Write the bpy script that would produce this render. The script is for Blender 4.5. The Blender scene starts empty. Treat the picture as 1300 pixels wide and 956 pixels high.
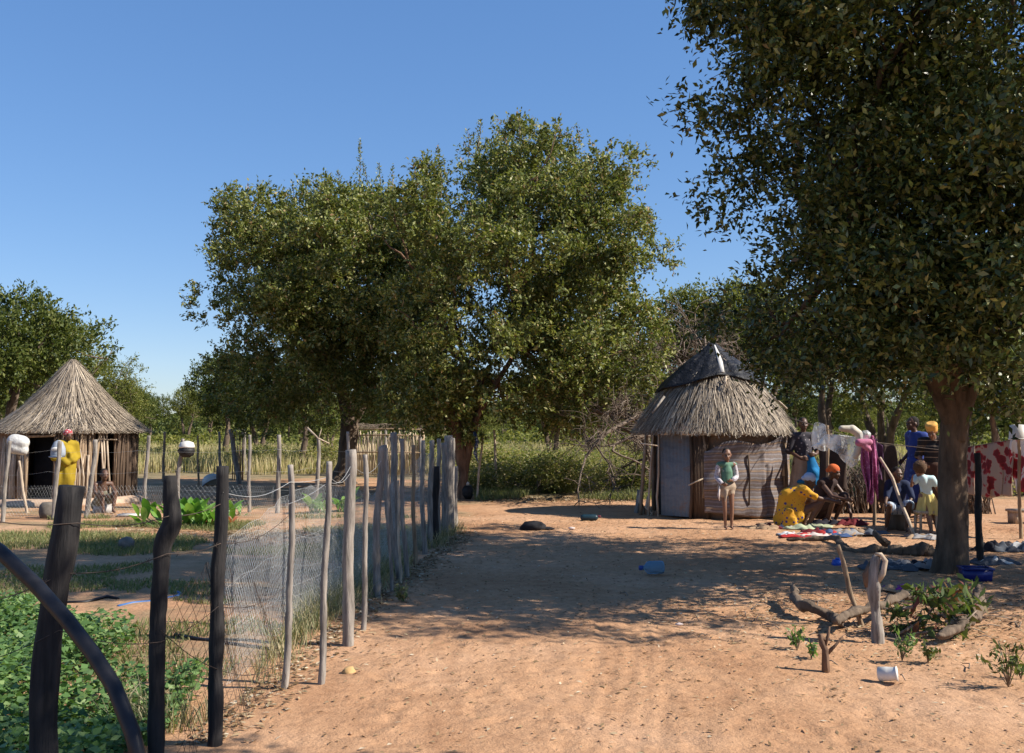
import bpy, math, random
import numpy as np
from mathutils import Vector, Matrix
R = math.radians
rng = np.random.default_rng(7)
random.seed(7)
sc = bpy.context.scene
COL = sc.collection

# ------------------------------------------------------------------ camera
F, CX, CY, HY, CAMZ = 1264.0, 650.0, 433.5, 542.0, 1.55
PITCH = math.atan((HY - CY) / F)
cd = bpy.data.cameras.new('camera'); cam = bpy.data.objects.new('camera', cd); COL.objects.link(cam)
cam.location = (0, 0, CAMZ); cam.rotation_euler = (math.pi/2 + PITCH, 0, 0)
cd.sensor_width = 36; cd.lens = 36*F/1300; cd.shift_y = -(478-CY)/1300; cd.clip_end = 5000; cd.clip_start = .05
sc.camera = cam
# ------------------------------------------------------------------ light
SUN_EL, SUN_AZ = 39.0, 12.0      # azimuth: degrees behind the +X axis (towards the camera)
w = bpy.data.worlds.new('World'); sc.world = w; w.use_nodes = True
nt = w.node_tree; nt.nodes.clear()
sky = nt.nodes.new('ShaderNodeTexSky'); sky.sky_type = 'NISHITA'; sky.sun_disc = False
sky.sun_elevation = R(SUN_EL); sky.sun_rotation = R(90+SUN_AZ); sky.air_density = 1.0; sky.dust_density = 0; sky.ozone_density = 3
bg = nt.nodes.new('ShaderNodeBackground'); bg.inputs[1].default_value = .122
ow = nt.nodes.new('ShaderNodeOutputWorld'); gm = nt.nodes.new('ShaderNodeGamma'); gm.inputs[1].default_value = .6; hs = nt.nodes.new('ShaderNodeHueSaturation'); hs.inputs['Saturation'].default_value = 1.42
tn = nt.nodes.new('ShaderNodeMix'); tn.data_type = 'RGBA'; tn.blend_type = 'MULTIPLY'; tn.inputs[0].default_value = 1; tn.inputs[7].default_value = (.97, 1.09, 1.36, 1)
nt.links.new(sky.outputs[0], gm.inputs[0]); nt.links.new(gm.outputs[0], hs.inputs['Color']); nt.links.new(hs.outputs[0], tn.inputs[6]); nt.links.new(tn.outputs[2], bg.inputs[0]); nt.links.new(bg.outputs[0], ow.inputs[0])
ld = bpy.data.lights.new('sun', 'SUN'); ld.energy = 5.0; ld.angle = R(.45); ld.color = (1, .93, .82)
sun = bpy.data.objects.new('sun', ld); COL.objects.link(sun)
sdir = Vector((math.cos(R(SUN_EL))*math.cos(R(SUN_AZ)), -math.cos(R(SUN_EL))*math.sin(R(SUN_AZ)), math.sin(R(SUN_EL))))
sun.rotation_euler = sdir.to_track_quat('Z', 'Y').to_euler(); sun.location = sdir*50
sc.view_settings.view_transform = 'Standard'; sc.view_settings.look = 'None'; sc.view_settings.exposure = .82; sc.view_settings.gamma = 1

# ------------------------------------------------------------------ helpers
def ray(px, py):
    u, v = (px-CX)/F, (CY-py)/F
    s, c = math.sin(PITCH), math.cos(PITCH)
    return Vector((u, c - v*s, s + v*c))
def P(px, py, d):                       # point seen at pixel, at world distance d along Y
    r = ray(px, py); k = d/r.y
    return Vector((r.x*k, d, CAMZ + r.z*k))
def G(px, py, z=0.0):                   # ground point under pixel
    r = ray(px, py); k = (z-CAMZ)/r.z
    return Vector((r.x*k, r.y*k, z))
def unit(a): return a/np.maximum(np.linalg.norm(a, axis=-1, keepdims=True), 1e-9)
def tag(o, label=None, cat=None, group=None, kind=None):
    if label: o['label'] = label
    if cat: o['category'] = cat
    if group: o['group'] = group
    if kind: o['kind'] = kind
    return o
def empty(name, loc, rz=0, label=None, cat=None, group=None):
    o = bpy.data.objects.new(name, None); COL.objects.link(o); o.location = loc; o.rotation_euler = (0, 0, rz)
    o.empty_display_size = .1
    return tag(o, label, cat, group)
def copy_tree(o, parent=None):
    c = o.copy(); COL.objects.link(c)
    if parent: c.parent = parent
    for ch in list(o.children): copy_tree(ch, c)
    return c
class MB:
    """collects geometry, built as ONE mesh object"""
    def __init__(s): s.v = []; s.f = {3: [], 4: []}; s.n = 0; s.big = []
    def raw(s, v, f):
        v = np.asarray(v, float).reshape(-1, 3); s.v.append(v)
        if isinstance(f, np.ndarray): s.f[f.shape[1]].append(f + s.n)
        else:
            for q in f:
                if len(q) in (3, 4): s.f[len(q)].append(np.array([q]) + s.n)
                else: s.big.append([i+s.n for i in q])
        s.n += len(v); return s
    def tube(s, pts, rad, seg=8, cap=True, wob=0, flat=None):
        pts = np.array([tuple(p) for p in pts], float); n = len(pts)
        rad = np.full(n, rad, float) if np.isscalar(rad) else np.interp(np.linspace(0, 1, n), np.linspace(0, 1, len(rad)), rad)
        t = unit(np.gradient(pts, axis=0)); up = np.array([0, 0, 1.]) if abs(t[0][2]) < .9 else np.array([1., 0, 0])
        a = unit(np.cross(up, t[0])); ring = []
        for i in range(n):
            a = unit(a - t[i]*np.dot(a, t[i])); b = np.cross(t[i], a)
            th = np.linspace(0, 2*math.pi, seg, endpoint=False)
            rr = rad[i]*(1 + (wob*rng.uniform(-1, 1, seg) if wob else 0))
            ring.append(pts[i] + (np.cos(th)*rr)[:, None]*a + (np.sin(th)*rr*(flat or 1))[:, None]*b)
        v = np.concatenate(ring); i = np.arange(n-1)[:, None]*seg; j = np.arange(seg)[None]; k = (j+1) % seg
        f = np.stack([i+j, i+k, i+seg+k, i+seg+j], -1).reshape(-1, 4)
        base = s.n; s.raw(v, f)
        if cap:
            s.big.append([base+q for q in range(seg)][::-1]); s.big.append([base+(n-1)*seg+q for q in range(seg)])
        return s
    def rough(s, pts, rad, seg=12, amp=.12, cen=.0, step=None, freq=1.0):
        """smooth path through pts with many rings; radius and centre vary along and around (knots, ridges)"""
        pts = np.array([tuple(p) for p in pts], float); n = len(pts); rad = np.full(n, rad, float) if np.isscalar(rad) else np.interp(np.linspace(0, 1, n), np.linspace(0, 1, len(rad)), rad)
        ext = np.concatenate([[2*pts[0]-pts[1]], pts, [2*pts[-1]-pts[-2]]]); out = []; ro = []
        st = step or max(rad.mean()*.8, .012)
        for i in range(n-1):
            p0, p1, p2, p3 = ext[i:i+4]; m = max(2, int(np.linalg.norm(p2-p1)/st))
            for q in range(m):
                t = q/m; out.append(.5*((2*p1)+(p2-p0)*t+(2*p0-5*p1+4*p2-p3)*t*t+(3*p1-p0-3*p2+p3)*t**3)); ro.append(rad[i]+(rad[i+1]-rad[i])*t)
        out.append(pts[-1]); ro.append(rad[-1]); out = np.array(out); ro = np.array(ro); k = len(out)
        if cen: out[1:-1] += np.cumsum(rng.normal(size=(k, 3)), 0)[1:-1]*0 + np.stack([np.convolve(rng.normal(size=k), np.ones(5)/5, 'same') for _ in range(3)], 1)[1:-1]*ro[1:-1, None]*cen
        t = unit(np.gradient(out, axis=0)); a = unit(np.cross(np.array([0, 0, 1.]) if abs(t[0][2]) < .9 else np.array([1., 0, 0]), t[0])); th = np.linspace(0, 2*math.pi, seg, endpoint=False); ring = []
        ph = rng.uniform(0, 6.28, 6); L = np.cumsum(np.concatenate([[0], np.linalg.norm(np.diff(out, axis=0), axis=1)]))
        for i in range(k):
            a = unit(a - t[i]*np.dot(a, t[i])); b = np.cross(t[i], a); l = L[i]/max(rad.mean(), .01)*.35*freq
            rr = ro[i]*(1 + amp*(.5*np.sin(3*th+ph[0]+l*.6) + .4*np.sin(5*th+ph[1]-l*.9) + .5*math.sin(l*2.1+ph[2]) + .35*np.sin(2*th+l*1.7+ph[3])) + amp*.35*rng.uniform(-1, 1, seg))
            ring.append(out[i] + (np.cos(th)*rr)[:, None]*a + (np.sin(th)*rr)[:, None]*b)
        i = np.arange(k-1)[:, None]*seg; j = np.arange(seg)[None]; kk = (j+1) % seg; base = s.n
        s.raw(np.concatenate(ring), np.stack([i+j, i+kk, i+seg+kk, i+seg+j], -1).reshape(-1, 4))
        s.big.append([base+q for q in range(seg)][::-1]); s.big.append([base+(k-1)*seg+q for q in range(seg)]); return s
    def box(s, c, d, rz=0, rx=0, ry=0, taper=1):
        x, y, z = np.array(d)/2; t = taper
        v = np.array([[-x, -y, -z], [x, -y, -z], [x, y, -z], [-x, y, -z], [-x*t, -y*t, z], [x*t, -y*t, z], [x*t, y*t, z], [-x*t, y*t, z]])
        M = np.array((Matrix.Rotation(rz, 3, 'Z') @ Matrix.Rotation(ry, 3, 'Y') @ Matrix.Rotation(rx, 3, 'X')))
        return s.raw(v @ M.T + np.array(tuple(c)), [(0, 3, 2, 1), (4, 5, 6, 7), (0, 1, 5, 4), (1, 2, 6, 5), (2, 3, 7, 6), (3, 0, 4, 7)])
    def ell(s, c, r, seg=14, rings=9, M=None, noise=0):
        r = np.array([r]*3 if np.isscalar(r) else r, float)
        ph = np.linspace(0, math.pi, rings+1)[1:-1]; th = np.linspace(0, 2*math.pi, seg, endpoint=False)
        v = [[0, 0, 1]] + [[math.sin(p)*math.cos(t), math.sin(p)*math.sin(t), math.cos(p)] for p in ph for t in th] + [[0, 0, -1]]
        v = np.array(v); 
        if noise: v = v*(1 + noise*rng.uniform(-1, 1, (len(v), 1)))
        v = v*r
        if M is not None: v = v @ np.array(M).T
        f = []; m = len(ph)
        for j in range(seg):
            k = (j+1) % seg; f.append((0, 1+j, 1+k)); f.append((len(v)-1, 1+(m-1)*seg+k, 1+(m-1)*seg+j))
            for i in range(m-1): f.append((1+i*seg+j, 1+(i+1)*seg+j, 1+(i+1)*seg+k, 1+i*seg+k))
        return s.raw(v + np.array(tuple(c)), f)
    def cap(s, a, b, ra, rb=None, seg=12, fl=None):      # tapered capsule
        rb = ra if rb is None else rb
        a, b = np.array(tuple(a)), np.array(tuple(b)); L = np.linalg.norm(b-a)+1e-6; t = (b-a)/L
        pts = []; rs = []
        for q in np.linspace(-90, 0, 5): pts.append(a + t*ra*math.sin(R(q))); rs.append(max(ra*math.cos(R(q)), ra*.05))
        for q in np.linspace(0, 90, 5): pts.append(b + t*rb*math.sin(R(q))); rs.append(max(rb*math.cos(R(q)), rb*.05))
        pts = np.array(pts); up = np.array([0, 0, 1.]) if abs(t[2]) < .9 else np.array([0, 1., 0])
        x = unit(np.cross(up, t)); y = np.cross(t, x); th = np.linspace(0, 2*math.pi, seg, endpoint=False)
        fl = fl or 1
        v = np.concatenate([p + r*(np.cos(th)[:, None]*x + np.sin(th)[:, None]*y*fl) for p, r in zip(pts, rs)])
        n = len(pts); i = np.arange(n-1)[:, None]*seg; j = np.arange(seg)[None]; k = (j+1) % seg
        base = s.n; s.raw(v, np.stack([i+j, i+k, i+seg+k, i+seg+j], -1).reshape(-1, 4))
        s.big.append([base+q for q in range(seg)][::-1]); s.big.append([base+(n-1)*seg+q for q in range(seg)])
        return s
    def lathe(s, c, prof, seg=20, M=None, close=True):
        th = np.linspace(0, 2*math.pi, seg, endpoint=False); v = []
        for r, z in prof: v += [[r*math.cos(t), r*math.sin(t), z] for t in th]
        v = np.array(v)
        if M is not None: v = v @ np.array(M).T
        n = len(prof); i = np.arange(n-1)[:, None]*seg; j = np.arange(seg)[None]; k = (j+1) % seg
        base = s.n; s.raw(v + np.array(tuple(c)), np.stack([i+j, i+k, i+seg+k, i+seg+j], -1).reshape(-1, 4))
        if close: s.big.append([base+q for q in range(seg)][::-1]); s.big.append([base+(n-1)*seg+q for q in range(seg)])
        return s
    def leaves(s, c, t, n, L, W, fold=.22):
        N = len(c); t = unit(t); sd = unit(np.cross(t, n)); n = np.cross(sd, t)
        L = np.broadcast_to(L, N)[:, None]; W = np.broadcast_to(W, N)[:, None]
        v = np.stack([c - t*L/2, c + sd*W/2 + n*W*fold - t*L*.06, c + t*L/2, c - sd*W/2 + n*W*fold - t*L*.06], 1).reshape(-1, 3)
        return s.raw(v, np.arange(4*N).reshape(-1, 4))
    def blades(s, c, h, wd, lean):
        N = len(c); a = rng.uniform(0, 2*math.pi, N); d = np.stack([np.cos(a), np.sin(a), 0*a], 1)
        b = rng.uniform(0, 2*math.pi, N); ln = np.stack([np.cos(b), np.sin(b), 0*b], 1)*(lean*rng.uniform(.2, 1, N))[:, None]
        h = np.broadcast_to(h, N)[:, None]; wd = np.broadcast_to(wd, N)[:, None]; z = np.array([[0, 0, 1.]])
        m = c + z*h*.55 + ln*h*.4; tp = c + z*h*(1-.25*np.linalg.norm(ln, axis=1, keepdims=True)) + ln*h
        v = np.stack([c - d*wd/2, c + d*wd/2, m + d*wd*.4, m - d*wd*.4, tp], 1).reshape(-1, 3)
        k = np.arange(N)[:, None]*5
        s.raw(v, (k + np.array([[0, 1, 2, 3]])))
        s.f[3].append((k + np.array([[3, 2, 4]])) + s.n - 5*N)
        return s
    def build(s, name, mat, parent=None, smooth=False, loc=None, rnd=True):
        me = bpy.data.meshes.new(name); v = np.concatenate(s.v)
        q = [np.concatenate(s.f[k]) for k in (3, 4) if s.f[k]]
        loops = [a.reshape(-1) for a in q]; tot = [np.full(len(a), a.shape[1]) for a in q]
        for b in s.big: loops.append(np.array(b)); tot.append(np.array([len(b)]))
        loops = np.concatenate(loops); tot = np.concatenate(tot); start = np.concatenate([[0], np.cumsum(tot)[:-1]])
        me.vertices.add(len(v)); me.vertices.foreach_set('co', v.astype(np.float32).reshape(-1))
        me.loops.add(len(loops)); me.loops.foreach_set('vertex_index', loops.astype(np.int32))
        me.polygons.add(len(tot)); me.polygons.foreach_set('loop_start', start.astype(np.int32)); me.polygons.foreach_set('loop_total', tot.astype(np.int32))
        if smooth: me.polygons.foreach_set('use_smooth', np.ones(len(tot), bool))
        me.update(calc_edges=True)
        if mat: me.materials.append(mat)
        o = bpy.data.objects.new(name, me); COL.objects.link(o)
        if parent: o.parent = parent
        if loc is not None: o.location = loc
        return o
def face_rnd(o, per=1):                # a random number per leaf, read by the leaf materials
    me = o.data; a = me.attributes.new('rnd', 'FLOAT', 'FACE'); n = len(me.polygons)
    a.data.foreach_set('value', np.repeat(rng.random((n+per-1)//per), per)[:n].astype(np.float32)); return o

def remesh(mb, name, mat, parent, vox=.012, sm=3, fac=.5, folds=0):
    o = mb.build('tmp', mat)
    m = o.modifiers.new('r', 'REMESH'); m.mode = 'VOXEL'; m.voxel_size = vox; m.use_smooth_shade = True
    if sm: s = o.modifiers.new('s', 'SMOOTH'); s.iterations = sm; s.factor = fac
    dg = bpy.context.evaluated_depsgraph_get(); me = bpy.data.meshes.new_from_object(o.evaluated_get(dg))
    me.name = name; bpy.data.objects.remove(o)
    if not me.materials: me.materials.append(mat)
    me.polygons.foreach_set('use_smooth', np.ones(len(me.polygons), bool))
    if folds:
        k = len(me.vertices); co = np.empty(k*3, np.float32); me.vertices.foreach_get('co', co); co = co.reshape(-1, 3); no = np.empty(k*3, np.float32); me.vertices.foreach_get('normal', no); no = no.reshape(-1, 3)
        sd_ = int(rng.integers(0, 999)); w_ = sines(co[:, 0]*1.0+co[:, 2]*.35, co[:, 1]+co[:, 2]*.15, 26, sd_)*.8 + sines(co[:, 0]+co[:, 1], co[:, 2], 17, sd_+1)*.5
        co = co + no*(folds*w_)[:, None]; me.vertices.foreach_set('co', co.reshape(-1).astype(np.float32)); me.update()
    n = bpy.data.objects.new(name, me); COL.objects.link(n)
    if parent: n.parent = parent
    return n

# ------------------------------------------------------------------ materials
def mat(name):
    m = bpy.data.materials.new(name); m.use_nodes = True; n = m.node_tree
    b = n.nodes['Principled BSDF']; return m, n, b
def N(n, t, **k):
    x = n.nodes.new(t)
    for a, v in k.items():
        if a[0] == 'i': x.inputs[int(a[1:])].default_value = v
        else: setattr(x, a, v)
    return x
def ramp(n, src, stops, out=0):
    r = n.nodes.new('ShaderNodeValToRGB'); e = r.color_ramp.elements
    while len(e) < len(stops): e.new(.5)
    for i, (p, c) in enumerate(stops): e[i].position = p; e[i].color = (*c, 1) if len(c) == 3 else c
    n.links.new(src, r.inputs[0]); return r.outputs[0]
def noise(n, scale, detail=4, rough=.55, vec=None, stretch=None):
    tc = n.nodes.new('ShaderNodeTexCoord'); src = tc.outputs['Object']
    if stretch:
        mp = n.nodes.new('ShaderNodeMapping'); mp.inputs['Scale'].default_value = stretch; n.links.new(src, mp.inputs[0]); src = mp.outputs[0]
    x = n.nodes.new('ShaderNodeTexNoise'); x.inputs['Scale'].default_value = scale; x.inputs['Detail'].default_value = detail; x.inputs['Roughness'].default_value = rough
    n.links.new(src, x.inputs['Vector']); return x.outputs['Fac']
def bump(n, b, src, st, dist=.01, prev=None):
    x = n.nodes.new('ShaderNodeBump'); x.inputs['Strength'].default_value = st; x.inputs['Distance'].default_value = dist
    n.links.new(src, x.inputs['Height'])
    if prev: n.links.new(prev, x.inputs['Normal'])
    n.links.new(x.outputs[0], b.inputs['Normal']); return x.outputs[0]
def mixc(n, fac, a, b, mode='MIX'):
    x = n.nodes.new('ShaderNodeMix'); x.data_type = 'RGBA'; x.blend_type = mode
    for s, v in ((0, fac), (6, a), (7, b)):
        if hasattr(v, 'is_output'): n.links.new(v, x.inputs[s])
        else: x.inputs[s].default_value = v if s == 0 else (*v, 1)
    return x.outputs[2]
def simple(name, c1, c2, scale=8, rough=.8, bst=.3, bd=.01, stretch=None, detail=5, spec=.3):
    m, n, b = mat(name); f = noise(n, scale, detail, .6, stretch=stretch)
    n.links.new(ramp(n, f, [(.3, c1), (.7, c2)]), b.inputs['Base Color']); b.inputs['Roughness'].default_value = rough
    b.inputs['Specular IOR Level'].default_value = spec
    if bst: bump(n, b, f, bst, bd)
    return m
def leafmat(name, stops, trans=.3, rough=.42, spec=.45, attr=True):
    m, n, b = mat(name)
    a = n.nodes.new('ShaderNodeAttribute'); a.attribute_name = 'rnd'
    col = ramp(n, a.outputs['Fac'], stops)
    n.links.new(col, b.inputs['Base Color']); b.inputs['Roughness'].default_value = rough; b.inputs['Specular IOR Level'].default_value = spec
    tr = n.nodes.new('ShaderNodeBsdfTranslucent'); g = mixc(n, 1.0, col, (1.5, 1.6, .7), 'MULTIPLY'); n.links.new(g, tr.inputs[0])
    mx = n.nodes.new('ShaderNodeMixShader'); mx.inputs[0].default_value = trans
    n.links.new(b.outputs[0], mx.inputs[1]); n.links.new(tr.outputs[0], mx.inputs[2])
    n.links.new(mx.outputs[0], n.nodes['Material Output'].inputs[0]); return m
M = {}
M['leafA'] = leafmat('olive leaves', [(0, (.05, .07, .016)), (.4, (.125, .15, .034)), (.75, (.22, .235, .07)), (.93, (.34, .32, .14)), (1, (.26, .14, .07))], trans=.22, rough=.5, spec=.3)
M['leafC'] = leafmat('dark glossy leaves', [(0, (.018, .028, .007)), (.5, (.055, .08, .016)), (.82, (.14, .175, .045)), (.97, (.26, .26, .10)), (1, (.15, .10, .04))], trans=.08, rough=.4, spec=.35)
M['leafD'] = leafmat('acacia foliage', [(0, (.07, .085, .018)), (.6, (.145, .16, .04)), (1, (.24, .22, .065))], trans=.3, rough=.6, spec=.2)
M['leafE'] = leafmat('deep green foliage', [(0, (.04, .058, .014)), (.6, (.085, .11, .024)), (1, (.16, .165, .045))], trans=.25, rough=.55, spec=.25)
M['shrub'] = leafmat('shrub leaves', [(0, (.09, .115, .03)), (.45, (.18, .20, .06)), (.75, (.30, .27, .11)), (1, (.42, .33, .19))], trans=.35, rough=.5, spec=.3)
M['crop'] = leafmat('crop leaves', [(0, (.06, .12, .035)), (.6, (.11, .20, .06)), (1, (.20, .28, .10))], trans=.3, rough=.5, spec=.3)
M['grass'] = leafmat('green grass', [(0, (.10, .13, .05)), (.5, (.17, .19, .08)), (1, (.30, .26, .13))], trans=.3, rough=.65, spec=.2)
M['dry'] = leafmat('dry grass', [(0, (.26, .21, .11)), (.5, (.45, .37, .21)), (.8, (.30, .30, .13)), (1, (.60, .50, .32))], trans=.3, rough=.7, spec=.2)
M['litter'] = leafmat('dry litter', [(0, (.10, .06, .03)), (.4, (.22, .15, .08)), (.8, (.40, .30, .18)), (1, (.55, .48, .36))], trans=.05, rough=.8, spec=.15)
M['tob'] = leafmat('broad leaves', [(0, (.08, .19, .03)), (.6, (.14, .28, .05)), (1, (.22, .36, .09))], trans=.35, rough=.38, spec=.5)
M['redleaf'] = leafmat('red leaves', [(0, (.25, .06, .03)), (.6, (.45, .16, .09)), (1, (.20, .16, .05))], trans=.3)
M['bark'] = simple('grey brown bark', (.06, .042, .03), (.19, .14, .10), 9, .95, .9, .03, (1, 1, .22))
M['barkC'] = simple('brown knotty bark', (.035, .024, .016), (.17, .115, .075), 8, .95, 1, .04, (1, 1, .3))
M['barkA'] = simple('reddish bark', (.05, .028, .018), (.23, .14, .09), 7, .95, 1, .04, (1, 1, .3))
M['twig'] = simple('twigs', (.12, .09, .065), (.28, .22, .17), 14, .9, .4)
M['deadwood'] = simple('dead twigs', (.10, .075, .06), (.22, .17, .13), 14, .9, .4)
M['post'] = simple('weathered grey post', (.09, .078, .068), (.34, .30, .26), 12, .9, .9, .012, (2.5, 2.5, .35), 8)
M['postbrown'] = simple('brown stick', (.14, .09, .055), (.36, .26, .17), 12, .9, .8, .01, (2.5, 2.5, .35), 8)
M['postdark'] = simple('charred post with shade painted in', (.006, .006, .007), (.034, .030, .029), 12, .85, 1, .012, (2.5, 2.5, .3), 8)  # near-black wood tone also carries the shade lying on the posts
M['penstick'] = simple('straw pen sticks with sunlight painted in', (.36, .27, .17), (.68, .56, .40), 10, .85, .5, .008, (2, 2, .4))  # straw colour brightened to stand in for sunlight on the pen
M['stick'] = simple('pale peeled stick', (.25, .18, .12), (.55, .45, .34), 10, .85, .5, .008, (2, 2, .4))
M['wire'] = simple('galvanised wire', (.42, .43, .43), (.62, .62, .60), 40, .45, 0); M['wire'].node_tree.nodes['Principled BSDF'].inputs['Metallic'].default_value = .35
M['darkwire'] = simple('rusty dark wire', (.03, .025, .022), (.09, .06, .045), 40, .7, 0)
M['black'] = simple('black rubber', (.008, .008, .01), (.02, .02, .024), 20, .45, .1)
M['blackpot'] = simple('sooty black pot', (.008, .008, .009), (.03, .028, .027), 14, .6, .2)
M['white'] = simple('dusty white plastic', (.46, .43, .38), (.72, .70, .66), 5, .5, .1)
M['skin'] = simple('dark skin', (.075, .036, .022), (.115, .058, .035), 6, .5, .05, spec=.4)
M['skin2'] = simple('mid brown skin', (.16, .08, .05), (.23, .12, .075), 6, .5, .05, spec=.4)
M['hair'] = simple('black hair', (.006, .005, .005), (.022, .017, .013), 60, .9, .8, .01)
M['hairb'] = simple('sun browned hair', (.05, .028, .016), (.12, .07, .04), 60, .95, .8, .01)
M['eye'] = simple('eye', (.02, .015, .012), (.03, .02, .015), 6, .2, 0)
M['mud'] = simple('mud plaster', (.15, .095, .06), (.27, .185, .125), 5, .95, .8, .03)
M['stone'] = simple('grey stone', (.25, .23, .21), (.45, .42, .39), 6, .9, .6, .02)
M['darkstone'] = simple('dull stone', (.10, .09, .08), (.22, .2, .18), 7, .95, .7, .02)
M['brick'] = simple('ochre block', (.35, .2, .08), (.6, .4, .18), 9, .9, .5, .02)
def clothmat(name, c, c2=None, rough=.85, sc_=6):
    c2 = c2 or tuple(x*.8 for x in c); return simple(name, c2, c, sc_, rough, .5, .02, spec=.2)
def spots(name, base, spot, scale=9, th=.32, third=None):
    m, n, b = mat(name); tc = n.nodes.new('ShaderNodeTexCoord'); v = n.nodes.new('ShaderNodeTexVoronoi'); v.inputs['Scale'].default_value = scale
    n.links.new(tc.outputs['Object'], v.inputs['Vector'])
    col = ramp(n, v.outputs['Distance'], [(th-.03, spot), (th+.03, base)])
    if third:
        v2 = n.nodes.new('ShaderNodeTexVoronoi'); v2.inputs['Scale'].default_value = scale*1.7; n.links.new(tc.outputs['Object'], v2.inputs['Vector'])
        col = mixc(n, ramp(n, v2.outputs['Distance'], [(.15, (1, 1, 1)), (.2, (0, 0, 0))]), col, third)
    n.links.new(col, b.inputs['Base Color']); b.inputs['Roughness'].default_value = .85
    bump(n, b, noise(n, 7, 3), .4, .02); return m
def stripes(name, cols, axis=2, scale=6, rough=.85, wob=.02):
    m, n, b = mat(name); tc = n.nodes.new('ShaderNodeTexCoord'); sp = n.nodes.new('ShaderNodeSeparateXYZ'); n.links.new(tc.outputs['Object'], sp.inputs[0])
    nz = noise(n, 3, 2)
    a = N(n, 'ShaderNodeMath', operation='MULTIPLY_ADD'); n.links.new(nz, a.inputs[0]); a.inputs[1].default_value = wob; n.links.new(sp.outputs[axis], a.inputs[2])
    mu = N(n, 'ShaderNodeMath', operation='MULTIPLY'); n.links.new(a.outputs[0], mu.inputs[0]); mu.inputs[1].default_value = scale
    fr = N(n, 'ShaderNodeMath', operation='FRACT'); n.links.new(mu.outputs[0], fr.inputs[0])
    r = n.nodes.new('ShaderNodeValToRGB'); r.color_ramp.interpolation = 'CONSTANT'; e = r.color_ramp.elements
    while len(e) < len(cols): e.new(.5)
    for i, (p, c) in enumerate(cols): e[i].position = p; e[i].color = (*c, 1)
    n.links.new(fr.outputs[0], r.inputs[0]); 
    col = mixc(n, .35, r.outputs[0], ramp(n, noise(n, 25, 4), [(.35, (.5, .5, .5)), (.65, (1, 1, 1))]), 'MULTIPLY')
    n.links.new(col, b.inputs['Base Color']); b.inputs['Roughness'].default_value = rough
    bump(n, b, noise(n, 9, 3), .3, .02); return m

# thatch, randomised per straw and along the roof
def thatchmat():
    m, n, b = mat('weathered thatch')
    a = n.nodes.new('ShaderNodeAttribute'); a.attribute_name = 'rnd'
    col = ramp(n, a.outputs['Fac'], [(0, (.08, .06, .045)), (.35, (.22, .175, .125)), (.75, (.41, .335, .25)), (1, (.62, .52, .39))])
    col = mixc(n, .5, col, ramp(n, noise(n, 2.2, 4), [(.35, (.55, .52, .5)), (.65, (1, 1, 1))]), 'MULTIPLY')
    n.links.new(col, b.inputs['Base Color']); b.inputs['Roughness'].default_value = .75; return m
M['thatch'] = thatchmat()

# ------------------------------------------------------------------ ground
FX0, FY0, FX1, FY1 = -1.93, 4.2, -.95, 15.6           # line of the mesh fence
def fence_x(y): return FX0 + (y-FY0)*(FX1-FX0)/(FY1-FY0)
def sines(x, y, s=1.0, seed=0):
    r = np.random.default_rng(seed); v = 0
    for k in range(6):
        a = r.uniform(0, 6.28); f = s*r.uniform(.5, 1.8); v = v + np.sin(f*(x*math.cos(a)+y*math.sin(a)) + r.uniform(0, 6.28))
    return v/3.0
def ground_z(x, y):
    z = .018*sines(x, y, 1.1, 3) + .006*sines(x, y, 5, 4) + .003*sines(x, y, 14, 5)
    # wheel ruts curving up the yard
    c = .62 - .018*(y-6)**2 + .16*(y-6)
    for off in (-.17, -.06, .06, .17, .27):
        z = z - .008*np.exp(-((x-c-off)/.032)**2)*((y > 4.5) & (y < 9.5))
    return z*np.clip(1.2 - np.hypot(x, y-9)/40, 0, 1)
def gz(x, y): return float(ground_z(np.array(x), np.array(y)))
def axis(fine0, fine1, step, far):
    a = list(np.arange(fine0, fine1+1e-6, step)); g = step
    lo = [fine0]; 
    while lo[-1] > -far: g *= 1.25; lo.append(lo[-1]-g)
    g = step; hi = [fine1]
    while hi[-1] < far: g *= 1.25; hi.append(hi[-1]+g)
    return np.array(lo[1:][::-1] + a + hi[1:])
xs, ys = axis(-6, 8, .032, 1800), axis(4, 18, .032, 1800)
X, Y = np.meshgrid(xs, ys); Z = ground_z(X, Y)
for _ in range(1500):                    # foot prints and scuffs
    px_, py_ = rng.uniform(-.8, 7.5), rng.uniform(4.5, 17); an = rng.uniform(0, 6.28); i0, i1 = np.searchsorted(xs, (px_-.3, px_+.3)); j0, j1 = np.searchsorted(ys, (py_-.3, py_+.3))
    dx, dy = X[j0:j1, i0:i1]-px_, Y[j0:j1, i0:i1]-py_; u_ = (dx*math.cos(an)+dy*math.sin(an))/.11; v_ = (-dx*math.sin(an)+dy*math.cos(an))/.045; q_ = u_*u_+v_*v_
    Z[j0:j1, i0:i1] += rng.uniform(.5, 1.3)*(-.011*np.exp(-q_) + .005*np.exp(-(np.sqrt(q_)-1.6)**2*3))
g = MB(); nx, ny = len(xs), len(ys); ii = (np.arange(ny-1)[:, None]*nx + np.arange(nx-1)[None]).reshape(-1)
g.raw(np.stack([X, Y, Z], -1).reshape(-1, 3), np.stack([ii, ii+1, ii+nx+1, ii+nx], 1))
m, n, b = mat('red sand')
geo = n.nodes.new('ShaderNodeNewGeometry'); sp = n.nodes.new('ShaderNodeSeparateXYZ'); n.links.new(geo.outputs['Position'], sp.inputs[0])
sand = ramp(n, noise(n, .55, 8, .62), [(.3, (.38, .205, .11)), (.5, (.49, .285, .16)), (.72, (.575, .36, .225))])
sand = mixc(n, .45, sand, ramp(n, noise(n, 9, 6, .7), [(.33, (.55, .5, .48)), (.6, (1, 1, 1))]), 'MULTIPLY')
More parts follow.
